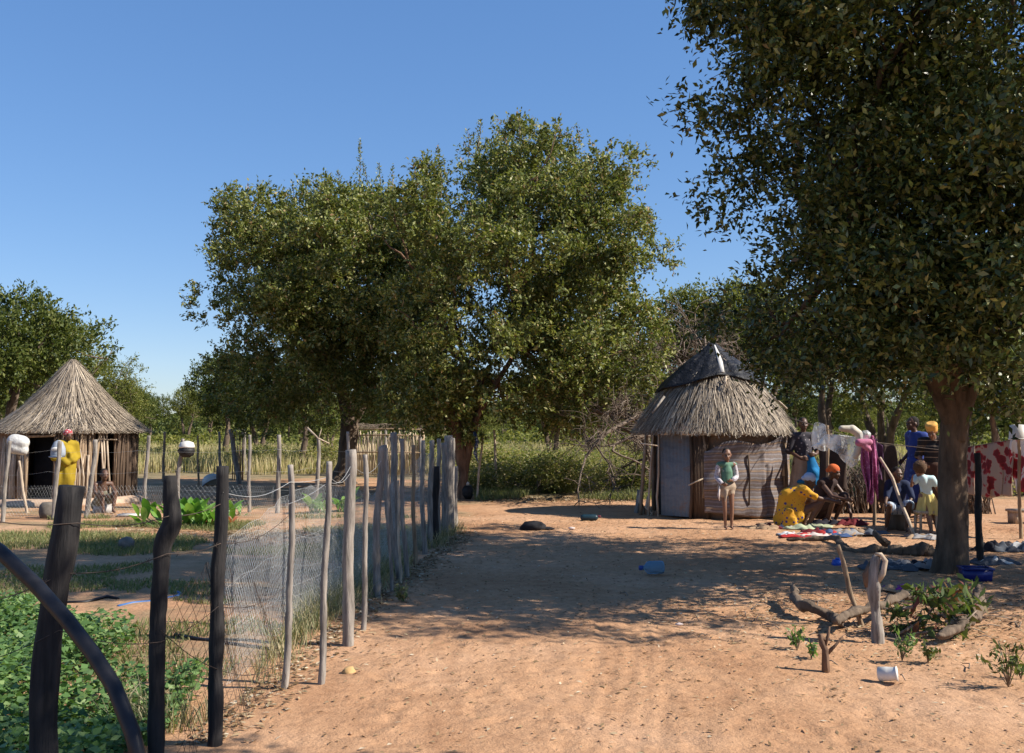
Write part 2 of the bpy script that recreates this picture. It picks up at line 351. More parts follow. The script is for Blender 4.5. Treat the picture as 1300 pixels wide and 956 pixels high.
sand = mixc(n, .35, sand, ramp(n, noise(n, 70, 3, .7), [(.36, (.5, .45, .42)), (.5, (1, 1, 1))]), 'MULTIPLY')
sand = mixc(n, .5, sand, ramp(n, noise(n, 2.3, 9, .75), [(.30, (.5, .42, .36)), (.46, (1, 1, 1))]), 'MULTIPLY')
soil = ramp(n, noise(n, 1.4, 8, .65), [(.3, (.12, .10, .055)), (.55, (.24, .19, .11)), (.75, (.36, .25, .15))])
def mth(op, a, b_=None, c=None, clamp=False):
    x = n.nodes.new('ShaderNodeMath'); x.operation = op; x.use_clamp = clamp
    for i, v in enumerate((a, b_, c)):
        if v is None: continue
        if hasattr(v, 'is_output'): n.links.new(v, x.inputs[i])
        else: x.inputs[i].default_value = v
    return x.outputs[0]
nz = noise(n, .45, 6, .6)
# far field starts about 22 m away
ff = mth('MULTIPLY_ADD', nz, 9.0, sp.outputs[1]); xl = mth('MULTIPLY', mth('SUBTRACT', -1.2, sp.outputs[0]), 2.0, clamp=True); ff = mth('SUBTRACT', ff, mth('MULTIPLY_ADD', xl, 8.0, 26.2)); ff = mth('MULTIPLY', ff, .9, clamp=True)
# garden, left of the fence, patchy
gx = mth('MULTIPLY_ADD', sp.outputs[1], (FX1-FX0)/(FY1-FY0), FX0 - FY0*(FX1-FX0)/(FY1-FY0)+.2)
gl = mth('SUBTRACT', gx, sp.outputs[0]); gl = mth('MULTIPLY', gl, 3, clamp=True)
gp = mth('SUBTRACT', noise(n, .9, 6, .65), .46); gp = mth('MULTIPLY', gp, 7, clamp=True); gl = mth('MULTIPLY', gl, gp)
gl = mth('MULTIPLY', gl, .75)
fac = mth('MAXIMUM', ff, gl)
col = mixc(n, fac, sand, soil)
n.links.new(col, b.inputs['Base Color']); b.inputs['Roughness'].default_value = .95; b.inputs['Specular IOR Level'].default_value = .1
p1 = bump(n, b, noise(n, 7, 8, .68), .7, .05); bump(n, b, noise(n, 45, 5, .7), .6, .012, p1)
gr = g.build('ground', m, smooth=True); tag(gr, kind='structure', label='red sandy ground of the yard, garden and field')

# ------------------------------------------------------------------ trees
def lobes_world(L, extra=()):
    out = []
    for px, py, r, d in L: out.append((P(px, py, d), r*d/F))
    return out + list(extra)
def foliage(lobes, n_cl, per, leafL, leafW, twigL=.42, seed=1, thr=-.35, up=.25, inner=.45, fs=1.6, sub=0, subr=.45):
    r = np.random.default_rng(seed); C = np.array([tuple(c) for c, _ in lobes]); RR = np.array([q for _, q in lobes])
    w_ = RR**2.2; idx = r.choice(len(lobes), n_cl*3, p=w_/w_.sum()); dr = unit(r.normal(size=(n_cl*3, 3)))
    rad = inner + (1.04-inner)*r.random(n_cl*3)**.45
    rad = rad + (r.random(n_cl*3) < .10)*r.uniform(.05, .25, n_cl*3)
    c = C[idx] + dr*(RR[idx]*rad)[:, None]*np.array([1, 1, .92])
    d = np.linalg.norm(c[:, None]-C[None], axis=2)/RR[None]; keep = (d.min(1) > .38) | (r.random(len(c)) < .2)
    keep &= (sines(c[:, 0]+c[:, 2]*.7, c[:, 1]-c[:, 2]*.8, fs, seed)+.35*r.normal(size=len(c))) > thr
    c = c[keep][:n_cl]; out = unit(c - C[idx][keep][:n_cl]); n_ = len(c)
    if sub:
        G_ = c[:sub]; Go = out[:sub]; gr_ = subr*r.uniform(.65, 1.35, sub); m_ = int(n_*.82); gi = r.integers(0, sub, m_); dd = unit(r.normal(size=(m_, 3))*np.array([1, 1, .75]) + Go[gi]*.55 + np.array([0, 0, .25]))
        c[-m_:] = G_[gi] + dd*(gr_[gi]*(.35+.65*r.random(m_)**.5))[:, None]; out[-m_:] = unit(dd+Go[gi]*.3)
    T = 5; td = unit(out[:, None]*.8 + r.normal(size=(n_, T, 3))*.75 + np.array([0, 0, up])); tl = twigL*r.uniform(.5, 1.25, (n_, T, 1))
    q = max(1, per//T); u = r.random((n_, T, q, 1))
    pos = c[:, None, None] + td[:, :, None]*tl[:, :, None]*u + r.normal(size=(n_, T, q, 3))*.03
    ld_ = unit(td[:, :, None]*.7 + r.normal(size=pos.shape)*.6); nn = unit(r.normal(size=pos.shape)*.75 + np.array([0, 0, 1.]))
    k = pos.reshape(-1, 3); sz = r.uniform(.65, 1.2, len(k))
    return k, ld_.reshape(-1, 3), nn.reshape(-1, 3), leafL*sz, leafW*sz, c, td, tl
def limb(mb, a, b, r0, r1, k=.12, seg=7, n_=9, sag=0):
    a, b = np.array(tuple(a)), np.array(tuple(b)); L = np.linalg.norm(b-a); t = np.linspace(0, 1, n_)[:, None]
    pts = a + (b-a)*t + np.sin(t*math.pi)*rng.normal(size=3)*L*k + np.concatenate([np.zeros((1, 3)), rng.normal(size=(n_-2, 3))*L*k*.22, np.zeros((1, 3))])
    pts[:, 2] += (np.sin(t*math.pi)*sag*L)[:, 0]
    mb.tube(pts, [r0, r1], seg=seg, wob=.08); return pts
def tree(name, loc, lobes, trunk, leafmat_, barkmat, n_cl, per, LL, LW, label, group=None, seed=1, nlimb=14, thr=-.35, twigs=True, cat='tree', **kw):
    root = empty(name, loc, 0, label, cat, group); off = np.array(tuple(loc))
    k, ldr, nn, L, W, c, td, tl = foliage(lobes, n_cl, per, LL, LW, seed=seed, thr=thr, **kw)
    mb = MB(); mb.leaves(k-off, ldr, nn, L, W); face_rnd(mb.build('crown', M[leafmat_], root))
    tb = MB()
    for pts, rad in trunk: tb.rough([np.array(tuple(p))-off for p in pts], rad, seg=20, amp=.11, cen=.1, step=.07)
    lb = tb; top = np.array(tuple(trunk[0][0][-1]))-off; tr0 = trunk[0][1][-1]
    ends = [np.array(tuple(t[0][-1]))-off for t in trunk]; pick = rng.choice(len(c), min(nlimb, len(c)), replace=False)
    for i in pick:
        e = c[i]-off; s0 = min(ends, key=lambda q: np.linalg.norm(q-e)); pts = limb(lb, s0, e, tr0*rng.uniform(.3, .6), .012, .08, 6, 10, .05)
        for q in range(3):
            s1 = pts[rng.integers(4, 9)]; near = c[np.argsort(np.linalg.norm(c-off-s1, axis=1))[rng.integers(3, max(4, min(60, len(c)-1)))]]-off
            limb(lb, s1, near, .02+tr0*.06, .006, .1, 4, 6)
    if twigs:
        for i in rng.choice(len(c), min(len(c), 260), replace=False):
            for q in range(2): lb.tube([c[i]-off, c[i]-off+td[i, q]*tl[i, q]*.95], [.007, .003], seg=3, cap=False)
    tb.build('trunk', M[barkmat], root, smooth=True)
    return root
def dup_lobes(L, offs):      # the same lobes again deeper and nearer, a little smaller
    out = list(L)
    for dd, s in offs: out += [(x+random.uniform(-20, 20)*s, y+random.uniform(-15, 15), r*s, d+dd) for x, y, r, d in L]
    return out
# right half of the big pair
LA = [(640,228,66,21.5),(715,238,70,21),(585,275,72,21),(770,250,46,21.5),(690,320,100,20.5),(790,330,42,21),(620,370,95,20),(740,400,80,20.5),
      (680,465,62,20),(600,470,62,20),(775,440,50,21),(555,245,34,21.5),(640,187,26,21.5),(745,485,42,21),(560,400,60,21),(815,325,24,21.3),(560,330,60,21),(640,520,34,21.5),(600,505,36,21),(545,500,36,21),(670,525,30,21),(735,520,30,21),(770,500,36,21),(540,290,44,21.5),(520,350,50,21.5),(700,510,38,21.5),(560,480,55,21.5),(520,500,40,22),(785,490,34,21.5),(680,202,46,21.5),(590,215,40,21.5),(720,380,80,20.5)]
tA = G(587, 634)
tree('broadleaf_tree', tA, lobes_world(dup_lobes(LA, [(1.9, .85), (3.6, .6)])),
     [([tA+Vector((0,0,-.15)), P(585,628,tA.y), P(588,600,tA.y), P(584,575,tA.y), P(578,545,tA.y), P(572,515,tA.y), P(590,460,tA.y+.5)], [.2,.12,.10,.12,.16,.13,.08]),
      ([P(590,600,tA.y), P(596,565,tA.y), P(603,535,tA.y), P(622,500,tA.y), P(660,440,tA.y+.5)], [.08,.08,.07,.06,.05]),
      ([P(584,590,tA.y+.1), P(598,560,tA.y+.2), P(606,520,tA.y+.3), P(612,470,tA.y+.5)], [.07,.09,.08,.06])],
     'leafA', 'barkA', 5200, 35, .105, .048, 'tall dense tree with forked reddish trunk at the end of the mesh fence', seed=11, nlimb=30, thr=-.5, sub=300, subr=.46, twigL=.3)
LB = [(350,302,56,26.5),(405,290,60,26),(470,300,60,26),(310,325,38,26.5),(360,345,82,25.5),(445,365,92,25),(312,405,42,26),(505,390,66,25.5),
      (350,440,66,25.5),(430,465,66,25.5),(515,470,58,25.5),(312,278,22,26.5),(282,345,13,26.5),(300,462,22,26),(460,264,24,26.3),(385,500,40,25.5),(520,300,50,26.5),(320,350,50,26),(505,285,40,26.3),(535,280,40,26),(325,480,34,26),(298,425,20,26),(332,490,24,26),(330,490,44,26),(400,420,80,25),(460,500,36,25.5),(352,500,26,26),(500,505,32,25.5),(308,400,24,26),(530,340,50,26),(520,430,60,25.5),(420,508,26,25.5)]
tB = G(441, 607)
tB = Vector(((441-CX)/F*27.5, 27.5, 0))
tree('broadleaf_tree', tB, lobes_world(dup_lobes(LB, [(-1.8, .8), (1.5, .85)])),
     [([tB+Vector((-.1,0,-.1)), P(434,606,27.5), P(439,590,27.5), P(441,570,27.5), P(443,545,27.5), P(440,515,27.5), P(420,460,27.5)], [.5,.33,.26,.24,.24,.2,.12]),
      ([P(442,545,27.5), P(460,515,27.5), P(490,450,27.3)], [.14,.12,.06])],
     'leafA', 'bark', 5400, 35, .115, .052, 'wide dense tree with thick flared trunk beside the stick pen', seed=12, nlimb=30, thr=-.5, sub=320, subr=.52, twigL=.34)
# upright shoots above the crowns
def shoots(parent, off, spec, d):
    for px, y0, y1 in spec:
        mb, lv = MB(), MB(); cs = []; ts = []; r_ = random.uniform(.7, 1.4)
        a, b_ = P(px, y0, d), P(px+random.uniform(-6, 4), y1-1, d); mb.tube([Vector(a)-off, (a+b_)/2-off+Vector((.03, 0, 0)), b_-off], [.012, .004], seg=4, cap=False)
        n_ = int((a-b_).length/.028)
        for i in range(n_):
            t = i/n_; p = a.lerp(b_, t)-off; an = i*2.4; q = Vector((math.cos(an), math.sin(an), .9)); w_ = (1-t)*.14*r_
            for z in range(3): cs.append(tuple(p+q*.03+Vector((random.gauss(0, w_), random.gauss(0, w_), random.gauss(0, .04))))); ts.append(tuple(q))
        cs, ts = np.array(cs), np.array(ts); lv.leaves(cs, ts, unit(rng.normal(size=cs.shape)+np.array([0, 0, .6])), .08, .036)
        o = lv.build('shoot', M['leafA'], parent); face_rnd(o); mb.build('stem', M['twig'], o)
roots = [o for o in COL.objects if o.name.startswith('broadleaf_tree')]
shoots(roots[1], tB, [(455,250,180),(468,250,212),(433,250,218),(482,250,208),(497,255,212),(400,250,222),(372,260,232),(522,258,226)], 26.2)
shoots(roots[0], tA, [(545,230,200),(556,225,186),(595,200,166),(606,190,152),(660,172,148),(736,182,160),(540,240,215),(800,205,180),(560,250,205)], 21.5)

# the shading tree at the right
tC = G(1209, 727); dC = tC.y
LC = [(935,40,56,9.6),(975,-20,80,9.8),(1010,60,95,9.5),(1110,60,110,9),(1230,70,120,9),(945,165,58,9.6),(1050,180,100,9.5),(1170,200,110,9.6),(1290,190,100,8.6),
      (935,240,40,9.8),(990,285,66,10),(1090,300,100,9.5),(1210,320,105,9.2),(1300,350,80,8.4),(1000,385,56,11.5),(1070,398,80,10.4),(1180,395,75,10),(1275,425,70,9.4),
      (1010,445,44,12),(1080,458,40,12),(1150,430,40,11.6),(1230,450,36,10.6),(1290,490,40,10),(1040,485,20,12.2),(1140,385,70,8.9),(1210,390,70,8.7),(1180,370,85,8.6),(1240,430,46,8.8),(1170,432,40,9),(1100,380,70,8.8),(1200,448,32,9.6),(1280,400,70,8.2),(1130,250,90,8.6),(1230,250,90,8.4),(1110,448,34,10.5),(1060,460,36,11),(898,34,26,9.4),(898,80,14,9.4),(912,225,16,9.6),(926,290,16,9.7),(916,130,26,9.6),(960,420,30,12)]
exC = [(Vector(v), r) for v, r in [((6.6,10,3.4),1.1),((7.4,11.5,4.6),1.5),((9.2,9.4,3.4),1.3),((10.5,10.4,4.0),1.3),((8.2,8.8,2.9),.9),((11,8.8,4.4),1.2),((7,11.6,6),1.4),((5.5,10.5,7),1.5),((3.5,10.2,6.6),1.4),((4.5,8.8,6.4),1.4),((6.5,8.8,6.6),1.5),
       ((2.6,9.6,6.2),1.1),((6.0,7.4,5.2),1.0),((5.6,13.2,5.4),1.3),((4,12.2,5.6),1.2)]]
tree('broadleaf_tree', tC, lobes_world(dup_lobes(LC, [(.9, .8)]), exC),
     [([tC+Vector((0,0,-.2)), P(1208,722,dC), P(1210,690,dC), P(1211,650,dC), P(1208,600,dC), P(1210,550,dC), P(1213,500,dC), P(1190,420,dC)], [.30,.19,.165,.15,.14,.14,.14,.11]),
      ([P(1219,560,dC-.1), P(1226,520,dC-.1), P(1250,440,dC-.2), P(1290,340,dC-.6)], [.05,.07,.07,.05]),
      ([P(1212,540,dC), P(1170,450,dC-.2), P(1080,330,dC-.2)], [.12,.1,.06])],
     'leafC', 'barkC', 8800, 34, .086, .04, 'dark leafy tree with a thick bare trunk shading the people at right', seed=13, nlimb=40, thr=-.75, up=-.15, twigL=.34, sub=620, subr=.40)
# unseen tree added outside the frame so its shade darkens the nearest posts
tD = Vector((6.4, 1.2, 0))
tree('added_shade_tree', tD, [(Vector((4.6,2.4,5.0)),1.15),(Vector((5.6,2.0,6.0)),1.1),(Vector((3.6,2.9,4.3)),.95),(Vector((6.4,1.6,5.2)),1.3)],
     [([tD, tD+Vector((-.1,.1,1.5)), tD+Vector((-.6,.3,3.2)), Vector((5.0,2.1,4.6))], [.24,.18,.15,.1])],
     'leafC', 'bark', 700, 30, .09, .042, 'unseen tree added outside the frame to shade the near posts', seed=14, nlimb=8, thr=-.9)

# background trees: a few kinds, copied
def proto_tree(kind, seed, h, w_, lm, n_cl, per, LL, LW, stems=1, thr=-.3):
    r = np.random.default_rng(seed); lobes = []
    for i in range(9):
        a = r.uniform(0, 6.28); q = r.uniform(0, .62)*w_; lobes.append((Vector((q*math.cos(a), q*math.sin(a), h*r.uniform(.45, .82))), w_*r.uniform(.3, .46)))
    lobes.append((Vector((0, 0, h*.8)), w_*.36))
    tr = []
    for i in range(stems):
        x = (i-(stems-1)/2)*.5; tr.append(([Vector((x*.3, 0, -.1)), Vector((x*.5+.05, 0, h*.15)), Vector((x*1.1, .1, h*.32)), Vector((x*2, 0, h*.5))], [.2, .13, .11, .07]))
    return tree(kind, Vector((0, 0, 0)), lobes, tr, lm, 'bark', n_cl, per, LL, LW, None, seed=seed, nlimb=10, thr=thr, twigs=False, cat=None)
GT = 'bush trees beyond the yard'
protos = [proto_tree('acacia_tree', 21, 5.2, 2.7, 'leafD', 650, 25, .12, .055, 2), proto_tree('bush_tree', 22, 5.0, 2.6, 'leafE', 700, 25, .13, .065, 1),
          proto_tree('acacia_tree', 23, 5.0, 3.0, 'leafD', 600, 25, .12, .05, 3, -.1), proto_tree('bush_tree', 24, 4.6, 2.9, 'leafE', 700, 25, .13, .06, 2)]
used = set()
def put_tree(k, px, d, s, label, rz=None, group=None, sz=1):
    o = protos[k] if k not in used else copy_tree(protos[k]); used.add(k)
    o.location = ((px-CX)/F*d, d, 0); o.rotation_euler = (0, 0, random.uniform(0, 6.28) if rz is None else rz); o.scale = (s, s, s*sz)
    o['label'] = label; o['category'] = 'tree'
    if group: o['group'] = group
    elif 'group' in o: del o['group']
    return o
put_tree(3, 20, 33, 1.18, 'large green tree rising behind the left hut', sz=1.08)
put_tree(0, 62, 37, 1.12, 'olive tree showing right of the left hut roof peak')
put_tree(1, -60, 30, 1.05, 'green tree cut by the left edge of the picture behind the hut')
put_tree(2, 118, 46, .95, 'lower olive tree sloping down right of the hut roof')
put_tree(3, 168, 55, .8, 'small green tree right of the left hut on the horizon')
put_tree(1, 288, 42, .93, 'dark green tree under the left edge of the wide tree')
put_tree(3, 330, 44, .85, 'dark tree half hidden by the wide tree, beside the dark green one')
put_tree(0, 868, 42, 1.42, 'tall olive tree standing behind the left slope of the tarped roof')
put_tree(2, 915, 41, 1.45, 'light olive acacia directly behind the tarped roof peak', sz=1.05)
put_tree(0, 965, 40, 1.4, 'olive acacia right of the tarped roof peak')
put_tree(2, 815, 50, 1.1, 'low olive tree between the reddish trunk tree and the tarped hut')
put_tree(0, 700, 37, .8, 'twin stemmed tree seen under the tall tree crown', rz=0)
put_tree(2, 752, 45, .85, 'many stemmed small tree right of the twin stemmed one', rz=.5)
put_tree(1, 387, 35, .82, 'slim dark trunk tree left of the wide tree trunk')
put_tree(2, 418, 52, .62, 'small pale acacia behind the slim dark trunk')
put_tree(0, 1050, 32, 1.1, 'tree with thin stems behind the plastic sheet', rz=1)
put_tree(2, 1120, 34, 1.1, 'thin stemmed tree behind the person in blue', rz=2)
put_tree(3, 1275, 23, .8, 'small tree with forked stems behind the red floral cloths', rz=.3)
put_tree(1, 1225, 29, .95, 'bushy tree directly behind the thick right trunk')
put_tree(0, 1330, 28, 1., 'olive tree at the right edge beyond the clothes line')
far_label = 'small bush tree in the far tree line on the horizon'
FT = []
for i in range(46):
    d = random.uniform(58, 95); px = -80 + i*31 + random.uniform(-14, 14)
    FT.append((px, put_tree(random.choice([0, 1, 2, 3]), px, d, random.uniform(.62, .95)*(1.15 if d > 75 else 1), far_label, group='trees of the far tree line')))
ORD = ['first', 'second', 'third', 'fourth', 'fifth', 'sixth', 'seventh', 'eighth', 'ninth', 'tenth', 'eleventh', 'twelfth', 'thirteenth', 'fourteenth', 'fifteenth']
# the far bush, one mass
def far_wood(d0, d1, h, n_, name, label, m, sz):
    y = rng.uniform(d0, d1, n_); x = rng.uniform(-.62, .62, n_)*y; hh = h*(.72+.3*sines(x/h*.9, y/h*.5, 1, 61)); z = hh*rng.random(n_)**.7
    k = z < hh; c = np.stack([x, y, z], 1)[k]; mb = MB(); t = unit(rng.normal(size=c.shape)); mb.leaves(c, t, unit(rng.normal(size=c.shape)+np.array([0, -.3, .8])), rng.uniform(.6, 1.2, len(c))*sz, rng.uniform(.4, .7, len(c))*sz)
    tag(face_rnd(mb.build(name, M[m])), label, 'bush', kind='stuff')
far_wood(96, 135, 4.3, 60000, 'far_bush', 'distant green bush closing off the horizon', 'leafE', .55)
far_wood(60, 80, 1.5, 22000, 'low_far_bush', 'low olive scrub in front of the far tree line', 'leafD', .28)
for nm, lo, hi in (('left of the left hut roof', -999, 0), ('behind the left hut', 0, 190), ('between the left hut and the wide tree', 190, 300), ('behind the wide tree', 300, 540), ('behind the tall forked tree', 540, 800), ('behind the tarped hut', 800, 1010), ('behind the washing and the people', 1010, 1200), ('right of the thick trunk', 1200, 9999)):
    for i, (p_, o_) in enumerate(sorted([t for t in FT if lo <= t[0] < hi], key=lambda t: t[0])): o_['label'] = ORD[i]+' small horizon tree from the left '+nm
# leafless tree between the big tree and the hut
dt = Vector(((843-CX)/F*22.5, 22.5, 0)); root = empty('dead_tree', dt, 0, 'bare tangled grey tree left of the tarped hut', 'tree'); tb = MB(); lb = MB()
def grow(mb, p, dr, L, r, lev):
    q = [np.array(p)]; d_ = np.array(dr, float); 
    for i in range(5): d_ = unit(d_ + rng.normal(size=3)*.22 + np.array([0, 0, .05 if lev < 2 else -.03])); q.append(q[-1]+d_*L/5)
    mb.tube(q, [r, r*.55], seg=6 if lev < 2 else 3, cap=False)
    if lev < 4:
        for i in range(5 if lev < 3 else 6): grow(lb, q[rng.integers(3 if lev < 1 else 2, 6)], unit(d_ + rng.normal(size=3)*.75), L*rng.uniform(.5, .75), r*.5, lev+1)
for a in ((-.45, 0, 1), (.15, .1, 1), (-.15, -.2, 1), (.5, .2, 1)): grow(tb, (0, 0, -.05), unit(np.array(a)), 2.6, .1, 0)
tb.build('trunk', M['bark'], root, smooth=True); lb.build('branches', M['deadwood'], root)

# shrubs beyond the yard
def shrub(seed, w_, h, lm='shrub', n_cl=150):
    r = np.random.default_rng(seed); lobes = [(Vector((r.uniform(-.5, .5)*w_, r.uniform(-.4, .4)*w_, h*r.uniform(.35, .7))), h*r.uniform(.3, .45)) for _ in range(6)]
    root = empty('shrub', (0, 0, 0)); k, t, nn, L, W, c, td, tl = foliage(lobes, n_cl, 20, .07, .035, twigL=.28, seed=seed, thr=-.6, inner=.2, fs=3)
    mb = MB(); mb.leaves(k, t, nn, L, W); face_rnd(mb.build('foliage', M[lm], root))
    st = MB()
    for i in range(10):
        e = c[r.integers(0, len(c))]; st.tube([(r.uniform(-.1, .1), r.uniform(-.1, .1), -.05), (e[0]*.5, e[1]*.5, e[2]*.6), e], [.014, .005], seg=4, cap=False)
    st.build('stems', M['twig'], root); return root
sp_ = [shrub(31, .9, .95), shrub(32, 1.1, .8), shrub(33, .7, 1.1), shrub(34, 1.0, .9)]; usd = set(); SH = []
def put_shrub(px, d, s, label, group):
    k = random.randrange(4); o = sp_[k] if k not in usd else copy_tree(sp_[k]); usd.add(k); SH.append((group, px, o))
    o.location = ((px-CX)/F*d, d, 0); o.rotation_euler = (0, 0, random.uniform(0, 6.28)); o.scale = (s*1.25, s*1.15, s*random.uniform(.55, .85)); tag(o, label, 'shrub', group)
for row, (d0, cnt) in enumerate(((24.2, 9), (26.5, 9), (29.5, 9), (33, 9))):
    for i in range(cnt): put_shrub(605 + i*25 + random.uniform(-6, 6), d0+random.uniform(-.8, .8), random.uniform(.6, 1.1)+.1*row, ORD[i]+' shrub from the forked trunk in the '+('front', 'second', 'third', 'rearmost')[row]+' row of the thicket', 'shrubs in the thicket')
for i in range(12): put_shrub(330 + i*20 + random.uniform(-9, 9), random.uniform(35, 40), random.uniform(.9, 1.3), ORD[i]+' green shrub from the left behind the stick pen', 'shrubs behind the stick pen')
for i in range(10): put_shrub(1010 + i*31 + random.uniform(-9, 9), random.uniform(22.5, 26), random.uniform(.7, 1.1), ORD[i]+' low shrub from the hut in the bush behind the clothes line', 'shrubs behind the clothes line')
for i in range(14): put_shrub(160 + i*22 + random.uniform(-9, 9), random.uniform(36, 48), random.uniform(.7, 1.1), ORD[i]+' low shrub from the left hut in the dry field beyond the garden', 'shrubs in the dry field')
for k in range(4):
    if k not in usd: bpy.data.objects.remove(sp_[k])

# ------------------------------------------------------------------ ground cover (stuff)
def scatter(n_, x0, x1, y0, y1, cond=None, persp=False):
    y = rng.uniform(y0, y1, n_) if not persp else 1/rng.uniform(1/y1, 1/y0, n_)
    x = rng.uniform(x0, x1, n_) if not persp else rng.uniform(x0, x1, n_)*y
    if cond is not None: k = cond(x, y); x, y = x[k], y[k]
    return np.stack([x, y, ground_z(x, y)], 1)
# dry tall grass of the field
c = scatter(120000, -.62, .60, 23, 75, lambda x, y: (sines(x, y, .5, 9) > -.55+.6*np.exp(-np.abs(y-24)/3)) & ((x > -1.6) | (y > 33+.8*np.sin(x))) & ~((x > -1.5) & (x < 4.5) & (y < 25)), True)
mb = MB(); h = rng.uniform(.25, .75, len(c))*np.clip((c[:, 1]-20)/9, .35, 1); mb.blades(c, h, .007+.0007*c[:, 1], .35)
tag(face_rnd(mb.build('dry_grass', M['dry'])), 'tall dry straw coloured grass of the field beyond the yard', 'grass', kind='stuff')
# low green and straw growth at the edge of the yard
c = scatter(90000, -14, 9, 20.3, 26, lambda x, y: ((sines(x, y, 1.3, 19)+.12*(y-22)) > -.15) & (x > -.8) & (y > 21.6+.5*np.sin(x*2)))
mb = MB(); mb.blades(c, rng.uniform(.05, .22, len(c)), .014, .8)
tag(face_rnd(mb.build('verge_grass', M['grass'])), 'short green and straw coloured growth along the yard edge', 'grass', kind='stuff')
# garden grass
def gcond(x, y): return (x < fence_x(y)-.02) & (sines(x, y, 1.5, 29)+.5*sines(x, y, 4, 30) > .05+.35*((y > 9) & (y < 11.4) & (x > -3.5)))
c = scatter(150000, -11, -.9, 6.2, 17.5, gcond); mb = MB(); mb.blades(c, rng.uniform(.02, .075, len(c))*(1+.5*(c[:, 1] > 12)), .009, 1.0)
tag(face_rnd(mb.build('garden_grass', M['grass'])), 'patchy grey green creeping grass on the garden soil', 'grass', kind='stuff')
# growth along the fence foot
n_ = 16000; y = rng.uniform(5.2, 15.5, n_); x = fence_x(y)+rng.normal(size=n_)*.13-.05; c = np.stack([x, y, ground_z(x, y)], 1); k = sines(x*3, y, 2, 40) > -.35; c = c[k]
mb = MB(); mb.blades(c, rng.uniform(.05, .32, len(c))*(.4+.6*rng.random(len(c))), .007, .9)
tag(face_rnd(mb.build('fence_weeds', leafmat('fence weeds',[(0,(.10,.12,.05)),(.4,(.2,.2,.1)),(.7,(.34,.28,.16)),(1,(.45,.38,.24))],trans=.25,rough=.7))), 'weeds and grass blades tangled in the foot of the wire fence', 'weeds', kind='stuff')
# leafy crop bottom left
def crop_ok(x, y): return (x < -2.3-.36*(y-5.5)+.25*np.sin(y*3)) | ((y < 5.9) & (x < -1.75))
n_ = 62000; x = rng.uniform(-6.2, -1.5, n_); y = rng.uniform(4.3, 8.6, n_); k = crop_ok(x, y) & (sines(x, y, 3.5, 50) > -.7) & (y < 8.3+.3*np.sin(x*4)); x, y = x[k], y[k]
z = (.05+.22*rng.random(len(x)))*(.75+.35*sines(x, y, 3, 51)); c = np.stack([x, y, np.maximum(z, .02)], 1)
mb = MB(); mb.leaves(c, unit(rng.normal(size=c.shape)*np.array([1, 1, .35])), unit(rng.normal(size=c.shape)*.45+np.array([0, -.15, 1.])), rng.uniform(.03, .062, len(c)), rng.uniform(.024, .05, len(c)), .15)
tag(face_rnd(mb.build('leafy_crop', M['crop'])), 'dense leafy green bean crop in the near garden corner', 'crop', kind='stuff')
# litter
def litter(n_, fx, LL, name, label):
    x, y = fx(n_); c = np.stack([x, y, ground_z(x, y)+.008], 1); mb = MB()
    mb.leaves(c, unit(rng.normal(size=c.shape)*np.array([1, 1, .12])), unit(rng.normal(size=c.shape)*.25+np.array([0, 0, 1.])), rng.uniform(.4, 1, len(c))*LL, rng.uniform(.3, 1, len(c))*LL*.4, .2)
    tag(face_rnd(mb.build(name, M['litter'])), label, 'litter', kind='stuff')
litter(9500, lambda k: (rng.uniform(-1, 8, k), rng.uniform(4.6, 18, k)), .05, 'yard_litter', 'scattered dry leaves and twigs over the sandy yard')
def fl(k):
    y = rng.uniform(5, 15, k); return fence_x(y)+.22+np.abs(rng.normal(size=k))*.17, y
litter(2600, fl, .07, 'fence_litter', 'husks and dry leaves piled along the right side of the fence')
litter(3500, lambda k: (rng.normal(3.6, 1.3, k), rng.normal(8.3, .9, k)), .06, 'log_litter', 'dry leaves and twigs lying around the fallen logs')
litter(2500, lambda k: (rng.uniform(-.6, 2.6, k), rng.normal(21.6, .5, k)), .09, 'pale_litter', 'pale husks and straw on the bare strip before the thicket')
litter(3000, lambda k: (rng.uniform(-6, -1, k), rng.normal(14.6, .8, k)), .08, 'straw_litter', 'dry straw heaped on the garden bed before the rear posts')
